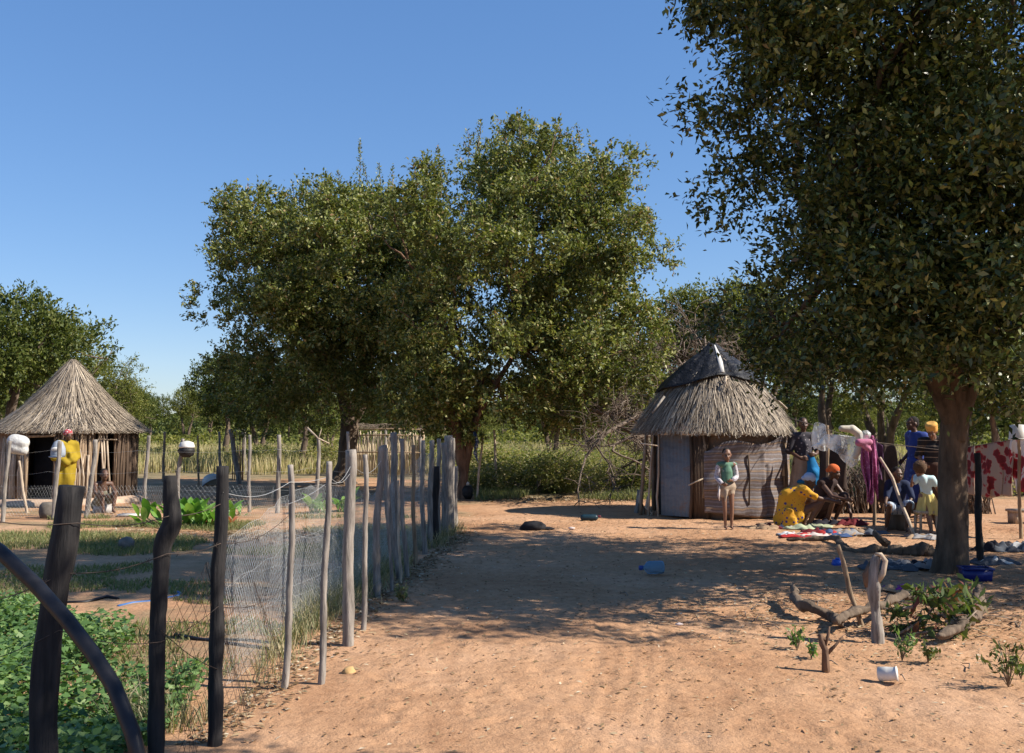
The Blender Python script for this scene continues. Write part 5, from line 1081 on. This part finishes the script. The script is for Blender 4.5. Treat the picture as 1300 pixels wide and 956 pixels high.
# ------------------------------------------------------------------ people
def V3(*a): return Vector(a)
def hand(mb, w_, d_, pn, s=1.0, curl=.5, side=1):
    d_ = Vector(d_).normalized(); pn = Vector(pn); pn = (pn-d_*pn.dot(d_)).normalized(); x = d_.cross(pn)*side
    k = w_+d_*.075*s; 
    for q in (-.026, 0, .026): mb.cap(w_+x*q*.5*s, k+x*q*s, .016*s, .013*s, 8)
    for q, L in ((-.032, .062), (-.011, .074), (.011, .078), (.032, .068)):
        a = k+x*q*s; b_ = a+(d_*math.cos(curl*.6)+pn*math.sin(curl*.6))*L*.5*s; c = b_+(d_*math.cos(curl*1.6)+pn*math.sin(curl*1.6))*L*.5*s
        mb.cap(a, b_, .0085*s, .008*s, 6); mb.cap(b_, c, .008*s, .0068*s, 6)
    a = w_+x*.02*s+d_*.02*s; b_ = a+(x*.75+d_*.6+pn*.25)*.04*s; mb.cap(a, b_, .012*s, .0095*s, 6); mb.cap(b_, b_+(x*.2+d_*.9+pn*.4)*.032*s, .0095*s, .008*s, 6)
def figure(loc, rz, label, J, H=1.65, skin='skin', hairm='hair', hs=1.0, hair=True, girth=1.0, curl=.5, vox=.011, headrot=(0, 0), footdir=None, palm=((1,0,0),(-1,0,0))):
    """J: joints in metres, person faces -Y, +X is picture right when facing the camera"""
    s = H/1.65; root = empty('person', loc, rz, label, 'person'); mb = MB(); g = {k: Vector(v) for k, v in J.items()}; w_ = s*girth
    pel, ch, nk, hd = g['pelvis'], g['chest'], g['neck'], g['head']
    mb.cap(g['hipL'], g['hipR'], .10*w_); mb.cap(pel, pel.lerp(ch, .5), .115*w_, .10*w_, fl=.85); mb.cap(pel.lerp(ch, .5), ch, .10*w_, .12*w_, fl=.85)
    mb.cap(g['shL'], g['shR'], .055*w_); mb.cap(ch, nk, .11*w_, .055*w_); mb.cap(nk, hd-(hd-nk)*.3, .048*s, .046*s)
    for a in 'LR':
        sh, el, wr = g['sh'+a], g['el'+a], g['wr'+a]; mb.cap(sh, el, .046*w_, .036*w_); mb.cap(el, wr, .036*w_, .023*w_)
        dr = (g['hd'+a]-wr) if 'hd'+a in g else (wr-el); hand(mb, wr, dr, palm[0 if a == 'L' else 1], s*.95, curl, 1 if a == 'L' else -1)
        hp, kn, an = g['hip'+a], g['kn'+a], g['an'+a]; mb.cap(hp, kn, .078*w_, .05*w_); m_ = kn.lerp(an, .3); mb.cap(kn, m_, .048*w_, .05*w_); mb.cap(m_, an, .05*w_, .03*w_)
        fd_ = Vector(footdir[a] if footdir else (0, -1, 0)).normalized(); heel = an+Vector((0, 0, -.03*s))-fd_*.02*s; mb.cap(heel, an+fd_*.13*s+Vector((0, 0, -.045*s)), .032*s, .022*s, fl=.7)
        mb.cap(an+fd_*.1*s+Vector((0,0,-.045*s))+fd_.cross(Vector((0,0,1)))*.02*s, an+fd_*.16*s+Vector((0,0,-.05*s))+fd_.cross(Vector((0,0,1)))*.025*s, .018*s, .013*s)
    # head with face
    yaw, pt_ = headrot; Mh = (Matrix.Rotation(yaw, 3, 'Z') @ Matrix.Rotation(pt_, 3, 'X')); k = s*hs
    def hp_(x, y, z): return hd + Mh @ Vector((x*k, y*k, z*k))
    Mm = Mh
    mb.ell(hd+Mh@Vector((0, .012*k, .02*k)), (.073*k, .09*k, .092*k), 18, 12, M=Mm); mb.ell(hp_(0, -.02, -.045), (.055*k, .062*k, .06*k), 14, 10, M=Mm)
    mb.cap(hp_(0, -.085, .0), hp_(0, -.10, -.03), .010*k, .016*k, 8); mb.cap(hp_(-.022, -.083, -.062), hp_(.022, -.083, -.062), .0115*k, None, 8); mb.cap(hp_(-.02, -.08, -.076), hp_(.02, -.08, -.076), .0105*k, None, 8)
    mb.cap(hp_(-.04, -.075, .028), hp_(.04, -.075, .028), .012*k, None, 8); mb.ell(hp_(0, -.07, -.1), .02*k, 8, 6)
    for q in (-1, 1): mb.ell(hp_(q*.076, .01, -.01), (.012*k, .02*k, .03*k), 8, 6, M=Mm); mb.ell(hp_(q*.035, -.065, -.025), .024*k, 8, 6)
    remesh(mb, 'body', M[skin], root, vox, 3, .35)
    for q in (-1, 1): MB().ell(hp_(q*.03, -.082, .006), (.012*k, .008*k, .007*k), 8, 6, M=Mm).build('eye', M['eye'], root, smooth=True)
    if hair:
        hb = MB(); n_ = 90; hb.ell(hp_(0, .026, .036), (.0765*k, .086*k, .084*k), 20, 14, M=Mm, noise=.025)
        hb.ell(hp_(0, .05, -.0), (.068*k, .064*k, .078*k), 14, 10, M=Mm, noise=.04); hb.build('hair', M[hairm], root, smooth=True)
    return root, g, s, hp_, Mm, k
def garment(root, name, m, caps, vox=.014, ells=(), sm=4):
    mb = MB()
    for c in caps: mb.cap(c[0], c[1], c[2], c[3] if len(c) > 3 else None, 12, c[4] if len(c) > 4 else None)
    for e in ells: mb.ell(*e)
    return remesh(mb, name, m, root, vox, sm, folds=.011)
def skirt(root, name, m, c0, r0, c1, r1, folds=9, amp=.02, seg=64, rows=14, fl=.8, top=0):
    c0, c1 = np.array(tuple(c0)), np.array(tuple(c1)); mb = MB(); v = []
    for j in range(rows):
        t = j/(rows-1); th = np.linspace(0, 2*math.pi, seg, endpoint=False); q = r0+(r1-r0)*t**.8 + amp*t*np.sin(th*folds+t*1.5) + amp*.5*t*np.sin(th*(folds*2+1)); c = c0+(c1-c0)*t
        v.append(np.stack([c[0]+q*np.cos(th), c[1]+q*np.sin(th)*fl, c[2]+0*th+.012*np.sin(th*folds)*t], 1))
    v = np.concatenate(v); i = np.arange(rows-1)[:, None]*seg; j = np.arange(seg)[None]; kk = (j+1) % seg
    mb.raw(v, np.stack([i+j, i+seg+j, i+seg+kk, i+kk], -1).reshape(-1, 4)); o = mb.build(name, m, root, smooth=True); return solid(o, .008)
def stand(H, **ov):
    s = H/1.65; J = dict(pelvis=(0,0,.90), chest=(0,0,1.20), neck=(0,0,1.38), head=(0,-.01,1.54), shL=(-.17,0,1.34), shR=(.17,0,1.34), elL=(-.23,.02,1.07), elR=(.23,.02,1.07), wrL=(-.22,-.06,.84), wrR=(.22,-.06,.84),
        hipL=(-.085,0,.88), hipR=(.085,0,.88), knL=(-.09,-.01,.48), knR=(.09,-.01,.48), anL=(-.09,.02,.075), anR=(.09,.02,.075)); J.update(ov); return {k: tuple(np.array(v)*s) for k, v in J.items()}
def wrap(root, hp_, Mm, k, m, hgt=.12, crown=False, name='headwrap'):
    mb = MB(); mb.ell(hp_(0, .02, .045), (.092*k, .102*k, .085*k), 18, 12, M=Mm, noise=.02)
    if crown: mb.lathe((0,0,0), [(.085*k,.0),(.094*k,.04*k),(.10*k,.095*k),(.07*k,.125*k),(.02*k,.12*k)], 20, M=Mm); mb.v[-1] = mb.v[-1] + np.array(tuple(hp_(0, .015, .03)))
    mb.ell(hp_(0, .1, .0), (.05*k, .045*k, .04*k), 10, 8, M=Mm, noise=.05)
    return remesh(mb, name, m, root, .012, 2)
UP = Vector((0, 0, 1))
# 1 child before the hut
loc = G(924,672)
J = stand(1.2, head=(.0,-.02,1.55), neck=(0,0,1.36), elL=(-.22,.04,1.08), wrL=(-.16,-.12,.95), elR=(.22,.03,1.08), wrR=(.05,-.17,1.02), hdL=(-.08,-.2,.92), hdR=(-.03,-.19,1.0), anL=(-.05,.0,.075), anR=(.07,-.03,.075), knL=(-.07,-.03,.48), knR=(.08,-.05,.48))
root, g_, s, hp_, Mm, k = figure(loc, R(8), 'barefoot child in green shirt standing in front of the striped blanket wall', J, 1.2, 'skin2', 'hair', 1.22, True, .92, .9, .0095, (R(-12), R(6)))
garment(root, 'shirt', spots('green shirt',(.09,.19,.13),(.30,.32,.24),12,.2), [(g_['pelvis'],g_['chest'],.105*s,.125*s,.9),(g_['chest'],g_['neck']-UP*.03,.12*s,.075*s),(g_['shL'],g_['shR'],.062*s)], .011)
for a in 'LR': garment(root, 'sleeve', spots('grey patterned sleeve',(.45,.42,.45),(.2,.17,.2),30,.3), [(g_['sh'+a],g_['el'+a],.062*s,.052*s),(g_['el'+a],g_['wr'+a].lerp(g_['el'+a],.15),.052*s,.044*s)], .011)
garment(root, 'shorts', clothmat('cream ragged shorts',(.42,.33,.25),(.25,.19,.14)), [(g_['hipL'],g_['hipR'],.12*s),(g_['hipL'],g_['hipL'].lerp(g_['knL'],.38),.10*s,.085*s),(g_['hipR'],g_['hipR'].lerp(g_['knR'],.3),.10*s,.085*s),(Vector((-.05,-.1,.8))*s,Vector((-.09,-.12,.58))*s,.035*s,.02*s)], .011)
MB().tube([Vector((-.2,-.12,.9))*s, Vector((-.24,-.14,.72))*s, Vector((-.22,-.14,.6))*s],[.012,.02,.006],7).build('held_rag', ck['pale'], root, smooth=True)
# 2 person with blue sling
loc = Vector(((1018-CX)/F*17.3, 17.3, 0))
root, g_, s, hp_, Mm, k = figure(loc, 0, 'adult in patterned dark top with a bright blue sling, standing between hut and plastic', stand(1.70, head=(0,-.02,1.55), elR=(.24,-.02,1.1), wrR=(.14,-.2,1.05), elL=(-.24,.0,1.1), wrL=(-.1,-.2,.98), hdL=(.0,-.24,.98), hdR=(.06,-.24,1.05)), 1.70, 'skin', 'hair', 1, True, 1.08, .7)
garment(root, 'shirt', spots('dark speckled shirt',(.035,.03,.04),(.3,.26,.27),17,.22), [(g_['pelvis']+UP*.1,g_['chest'],.14*s,.15*s,.9),(g_['chest'],g_['neck']-UP*.04,.14*s,.08*s),(g_['shL'],g_['shR'],.08*s),(g_['shL'],g_['elL'],.075*s,.06*s),(g_['shR'],g_['elR'],.075*s,.06*s)])
skirt(root, 'skirt', clothmat('tan wrap skirt',(.42,.30,.22),(.3,.2,.14)), Vector((0,0,1.02))*s, .16*s, Vector((0,0,.42))*s, .25*s)
garment(root, 'blue_sling', clothmat('turquoise cloth',(.015,.17,.38),(.01,.10,.24),sc_=4), [(Vector((.06,-.19,1.0))*s,Vector((.1,-.2,.76))*s,.07*s,.12*s,.5),(Vector((.1,-.2,.76))*s,Vector((.06,-.2,.62))*s,.12*s,.14*s,.5),(Vector((.06,-.2,.62))*s,Vector((-.12,-.18,.6))*s,.08*s,.06*s,.6),(Vector((.1,-.2,.76))*s,Vector((.2,-.17,.64))*s,.09*s,.07*s)])
# squatting template (faces -Y)
def squat(H, **ov):
    s = H/1.65; J = dict(pelvis=(0,.22,.20), chest=(0,.10,.52), neck=(0,-.03,.66), head=(0,-.12,.77), shL=(-.16,.02,.63), shR=(.16,.02,.63), elL=(-.2,-.2,.47), elR=(.2,-.2,.47), wrL=(-.16,-.42,.44), wrR=(.14,-.42,.46),
        hipL=(-.09,.22,.19), hipR=(.09,.22,.19), knL=(-.14,-.18,.46), knR=(.14,-.18,.46), anL=(-.10,-.02,.075), anR=(.10,-.02,.075)); J.update(ov); return {k: tuple(np.array(v)*s) for k, v in J.items()}
# 3 crouching woman in yellow, facing right
loc = Vector((G(1016,669).x, 15.5, 0))
root, g_, s, hp_, Mm, k = figure(loc, R(82), 'woman in spotted yellow dress and pale blue headwrap crouching over the clothes', squat(1.55, knL=(-.16,-.26,.43), knR=(.14,-.2,.47), wrL=(-.12,-.5,.44), elL=(-.2,-.22,.5), anL=(-.12,-.06,.075)), 1.55, 'skin', 'hair', 1.02, False, 1.1, .5, .011, (0, R(22)))
ym = spots('yellow spotted dress',(.60,.30,.015),(.03,.03,.16),13,.26,(.35,.10,.02))
garment(root, 'dress', ym, [(g_['pelvis'],g_['chest'],.17*s,.16*s),(g_['chest'],g_['neck']-Vector((0,-.03,.03)),.15*s,.085*s),(g_['shL'],g_['shR'],.085*s),(g_['shL'],g_['elL'].lerp(g_['shL'],.25),.08*s,.06*s),(g_['shR'],g_['elR'].lerp(g_['shR'],.25),.08*s,.06*s),
    (g_['chest'],Vector((0,.27,.2))*s,.17*s,.2*s,.95),(Vector((0,.27,.2))*s,Vector((0,.29,.06))*s,.2*s,.17*s),(Vector((-.13,.24,.25))*s,Vector((-.14,.26,.05))*s,.12*s,.11*s),(Vector((.13,.24,.25))*s,Vector((.14,.24,.05))*s,.12*s,.11*s),(Vector((-.1,.05,.5))*s,Vector((-.15,.1,.2))*s,.08*s,.1*s),(Vector((-.12,.22,.14))*s,Vector((.12,.22,.14))*s,.15*s),(Vector((-.13,.2,.05))*s,Vector((.13,.2,.05))*s,.12*s),(Vector((0,.2,.5))*s,Vector((0,.33,.12))*s,.17*s,.16*s)], .015)
wrap(root, hp_, Mm, k, clothmat('pale blue headwrap',(.42,.52,.66),(.26,.32,.46)))
# 4 second crouching person behind
loc = Vector((G(1036,660).x, 16.1, 0))
root, g_, s, hp_, Mm, k = figure(loc, R(35), 'person with orange headwrap crouching just behind the woman in yellow', squat(1.6, head=(0,-.1,.86), neck=(0,0,.72), chest=(0,.12,.54), shL=(-.16,.04,.68), shR=(.16,.04,.68), wrR=(.12,-.3,.2), elR=(.22,-.16,.42)), 1.6, 'skin', 'hair', 1, False, 1, .5, .012, (R(15), R(15)))
garment(root, 'dress', clothmat('dark brown dress',(.06,.035,.03),(.03,.02,.02)), [(g_['pelvis'],g_['chest'],.15*s,.15*s),(g_['chest'],g_['neck']-UP*.03,.14*s,.08*s),(g_['shL'],g_['shR'],.08*s),(g_['hipL'],g_['knL'],.12*s,.08*s),(g_['hipR'],g_['knR'],.12*s,.08*s)], .016)
wrap(root, hp_, Mm, k, clothmat('orange headwrap',(.6,.15,.04),(.42,.08,.03)))
# 5 woman in blue, facing left
loc = Vector(((1161-CX)/F*16.9, 16.9, 0))
root, g_, s, hp_, Mm, k = figure(loc, R(-75), 'tall woman in deep blue dress facing left behind the children', stand(1.72, head=(0,-.07,1.54), neck=(0,-.03,1.39), elL=(-.22,.04,1.08), wrL=(-.2,-.12,.95)), 1.72, 'skin', 'hair', 1, True, 1.08, .5)
bm_ = spots('deep blue dress',(.02,.045,.22),(.04,.10,.36),10,.25)
garment(root, 'bodice', bm_, [(g_['pelvis']+UP*.05,g_['chest'],.15*s,.15*s,.9),(g_['chest'],g_['neck']-UP*.04,.145*s,.08*s),(g_['shL'],g_['shR'],.08*s),(g_['shL'],g_['elL'].lerp(g_['shL'],.3),.08*s,.075*s),(g_['shR'],g_['elR'].lerp(g_['shR'],.3),.08*s,.075*s)])
skirt(root, 'skirt', bm_, Vector((0,0,1.0))*s, .17*s, Vector((0,.02,.3))*s, .30*s, 8)
# 6 woman with yellow headwrap looking down
loc = Vector(((1183-CX)/F*16.3, 16.3, 0))
root, g_, s, hp_, Mm, k = figure(loc, R(-25), 'woman with tall yellow headwrap and striped dark top looking down beside the trunk', stand(1.62, head=(-.02,-.09,1.50), neck=(0,-.03,1.37), elL=(-.25,-.02,1.1), wrL=(-.15,-.2,.98)), 1.62, 'skin2', 'hair', 1.02, False, 1.08, .5, .011, (R(-15), R(25)))
sm_ = stripes('black and tan striped top',[(0,(.015,.012,.012)),(.7,(.25,.18,.12)),(.85,(.015,.012,.012))],2,11)
garment(root, 'top', sm_, [(g_['pelvis']+UP*.05,g_['chest'],.15*s,.155*s,.9),(g_['chest'],g_['neck']-UP*.04,.145*s,.08*s),(g_['shL'],g_['shR'],.085*s),(g_['shL'],g_['elL'],.08*s,.065*s),(g_['shR'],g_['elR'],.08*s,.065*s)])
skirt(root, 'skirt', clothmat('dark brown skirt',(.09,.045,.03),(.05,.03,.02)), Vector((0,0,1.0))*s, .17*s, Vector((0,0,.2))*s, .28*s, 8)
wrap(root, hp_, Mm, k, clothmat('yellow headwrap',(.72,.42,.12),(.55,.28,.06)), crown=True)
# 7 seated youngster
loc = Vector((G(1150,676).x, 15.0, 0))
J = {k_: tuple(np.array(v)*1.35/1.65) for k_, v in dict(pelvis=(0,.3,.40), chest=(-.02,.24,.70), neck=(-.03,.18,.87), head=(-.03,.12,1.03), shL=(-.18,.2,.84), shR=(.14,.22,.84), elL=(-.24,.05,.62), elR=(.2,.05,.62), wrL=(-.3,-.16,.5), wrR=(.1,-.1,.5),
    hipL=(-.09,.28,.39), hipR=(.09,.28,.39), knL=(-.22,-.12,.46), knR=(.12,-.14,.50), anL=(-.26,.05,.075), anR=(.06,-.08,.075)).items()}
root, g_, s, hp_, Mm, k = figure(loc, R(-12), 'youngster in dark blue shirt sitting with knees up behind the leaning pole', J, 1.35, 'skin', 'hair', 1.12, True, 1, .6, .011, (R(20), R(8)))
garment(root, 'shirt', clothmat('dark navy shirt',(.025,.035,.08),(.012,.018,.045)), [(g_['pelvis'],g_['chest'],.15*s,.15*s),(g_['chest'],g_['neck']-UP*.04,.145*s,.08*s),(g_['shL'],g_['shR'],.08*s),(g_['shL'],g_['elL'],.08*s,.06*s),(g_['shR'],g_['elR'],.08*s,.06*s)])
garment(root, 'wrap_cloth', stripes('pale blue striped cloth',[(0,(.42,.5,.6)),(.5,(.12,.16,.28)),(.7,(.5,.55,.6))],0,14), [(g_['hipL'],g_['knL'].lerp(g_['hipL'],.2),.12*s,.085*s),(g_['hipR'],g_['knR'].lerp(g_['hipR'],.15),.13*s,.09*s),(g_['hipL'],g_['hipR'],.14*s)])
bl = empty('wood_block', Vector((loc.x+.02, loc.y+.28, 0)), 0, 'short block of wood under the seated youngster', 'block'); MB().lathe((0,0,0),[(.17,0),(.16,.1),(.165,.23)],14).build('block', M['bark'], bl, smooth=True); MB().lathe((0,0,.231),[(.15,0),(.14,.008)],14).build('top_face', M['stick'], bl, smooth=True)
# 8 stepping girl, back to the camera
loc = G(1178,677); 
J = {k_: tuple(np.array(v)*1.08/1.65) for k_, v in dict(pelvis=(0,0,.84), chest=(-.07,-.1,1.12), neck=(-.13,-.2,1.28), head=(-.21,-.27,1.42), shL=(-.24,-.12,1.24), shR=(.07,-.18,1.22), elL=(-.40,-.25,1.06), elR=(.22,-.05,.98), wrL=(-.42,-.4,1.22), wrR=(.33,.0,.75),
    hipL=(-.085,0,.82), hipR=(.085,0,.82), knL=(-.04,-.16,.46), knR=(.12,-.03,.45), anL=(-.0,-.2,.075), anR=(.22,.06,.075)).items()}
root, g_, s, hp_, Mm, k = figure(loc, R(-5), 'small girl in pale blue blouse and yellow skirt bending forward beside the trunk', J, 1.08, 'skin2', 'hairb', 1.25, True, .95, .4, .0095, (R(-150), R(10)))
mb = MB(); mb.ell(hp_(0,.01,.045), .115*k, 16, 12, noise=.1); mb.build('curly_hair', M['hairb'], root)
garment(root, 'blouse', clothmat('pale blue blouse',(.55,.72,.76),(.42,.58,.64)), [(g_['pelvis']+UP*.03,g_['chest'],.13*s,.14*s,.9),(g_['chest'],g_['neck']-UP*.02,.13*s,.08*s),(g_['shL'],g_['shR'],.08*s),(g_['shL'],g_['elL'].lerp(g_['shL'],.5),.075*s,.07*s),(g_['shR'],g_['elR'].lerp(g_['shR'],.5),.075*s,.07*s)], .012)
skirt(root, 'skirt', clothmat('pale yellow skirt',(.62,.52,.2),(.46,.38,.13)), g_['pelvis']+UP*.05, .13*s, g_['pelvis']+Vector((.03,0,-.27)), .27*s, 11, .022)
# 9 yellow shawl
loc = Vector(((88-CX)/F*19.2, 19.2, 0))
root, g_, s, hp_, Mm, k = figure(loc, R(48), 'woman wrapped in a bright yellow shawl standing by the left hut doorway', stand(1.50, head=(0,-.04,1.53)), 1.50, 'skin', 'hair', 1.02, False, 1.1, .5, .013)
ys = clothmat('yellow shawl',(.36,.255,.022),(.22,.15,.012),sc_=3)
garment(root, 'shawl', ys, [(g_['neck']-UP*.03,g_['chest'],.07*s,.15*s),(g_['chest'],g_['pelvis'],.16*s,.17*s,.85),(g_['shL'],g_['shR'],.085*s),(g_['shL'],g_['elL'],.09*s,.085*s),(g_['shR'],g_['elR'],.09*s,.085*s),(g_['elL'],Vector((-.06,-.2,.95))*s,.085*s,.06*s),(g_['elR'],Vector((.04,-.2,1.0))*s,.085*s,.06*s),(g_['pelvis'],Vector((0,.0,.55))*s,.17*s,.17*s),(Vector((-.15,-.05,1.1))*s,Vector((-.17,-.03,.5))*s,.07*s,.05*s),(Vector((.14,-.06,1.1))*s,Vector((.15,-.03,.6))*s,.06*s,.045*s),(Vector((0,-.17,1.15))*s,Vector((.03,-.15,.6))*s,.035*s,.03*s)], .018, sm=5)
skirt(root, 'skirt', clothmat('dark yellow print skirt',(.3,.22,.05),(.14,.10,.03)), Vector((0,0,.7))*s, .16*s, Vector((0,0,.12))*s, .19*s)
wrap(root, hp_, Mm, k, spots('red and white headscarf',(.35,.06,.07),(.62,.55,.52),24,.3))
# 10 seated at the left hut
loc = Vector((G(112,655).x, 18.3, 0))
root, g_, s, hp_, Mm, k = figure(loc, R(40), 'bare shouldered youngster sitting on the ground beside the woman in the yellow shawl', squat(1.45, pelvis=(0,.22,.13), hipL=(-.09,.22,.13), hipR=(.09,.22,.13), chest=(0,.2,.46), neck=(0,.14,.62), head=(0,.08,.77), shL=(-.16,.16,.58), shR=(.16,.16,.58), elL=(-.2,-.04,.4), elR=(.2,-.04,.4), knL=(-.14,-.18,.42), knR=(.14,-.18,.42), anL=(-.1,-.22,.07), anR=(.1,-.22,.07), wrL=(-.1,-.28,.36), wrR=(.12,-.26,.38)), 1.45, 'skin', 'hair', 1.1, True, 1, .5, .013)
garment(root, 'wrap_cloth', clothmat('khaki cloth',(.2,.18,.12),(.12,.11,.08)), [(g_['pelvis'],g_['chest'].lerp(g_['pelvis'],.3),.15*s,.13*s),(g_['hipL'],g_['knL'].lerp(g_['hipL'],.4),.11*s,.09*s),(g_['hipR'],g_['knR'].lerp(g_['hipR'],.4),.11*s,.09*s)], .016)
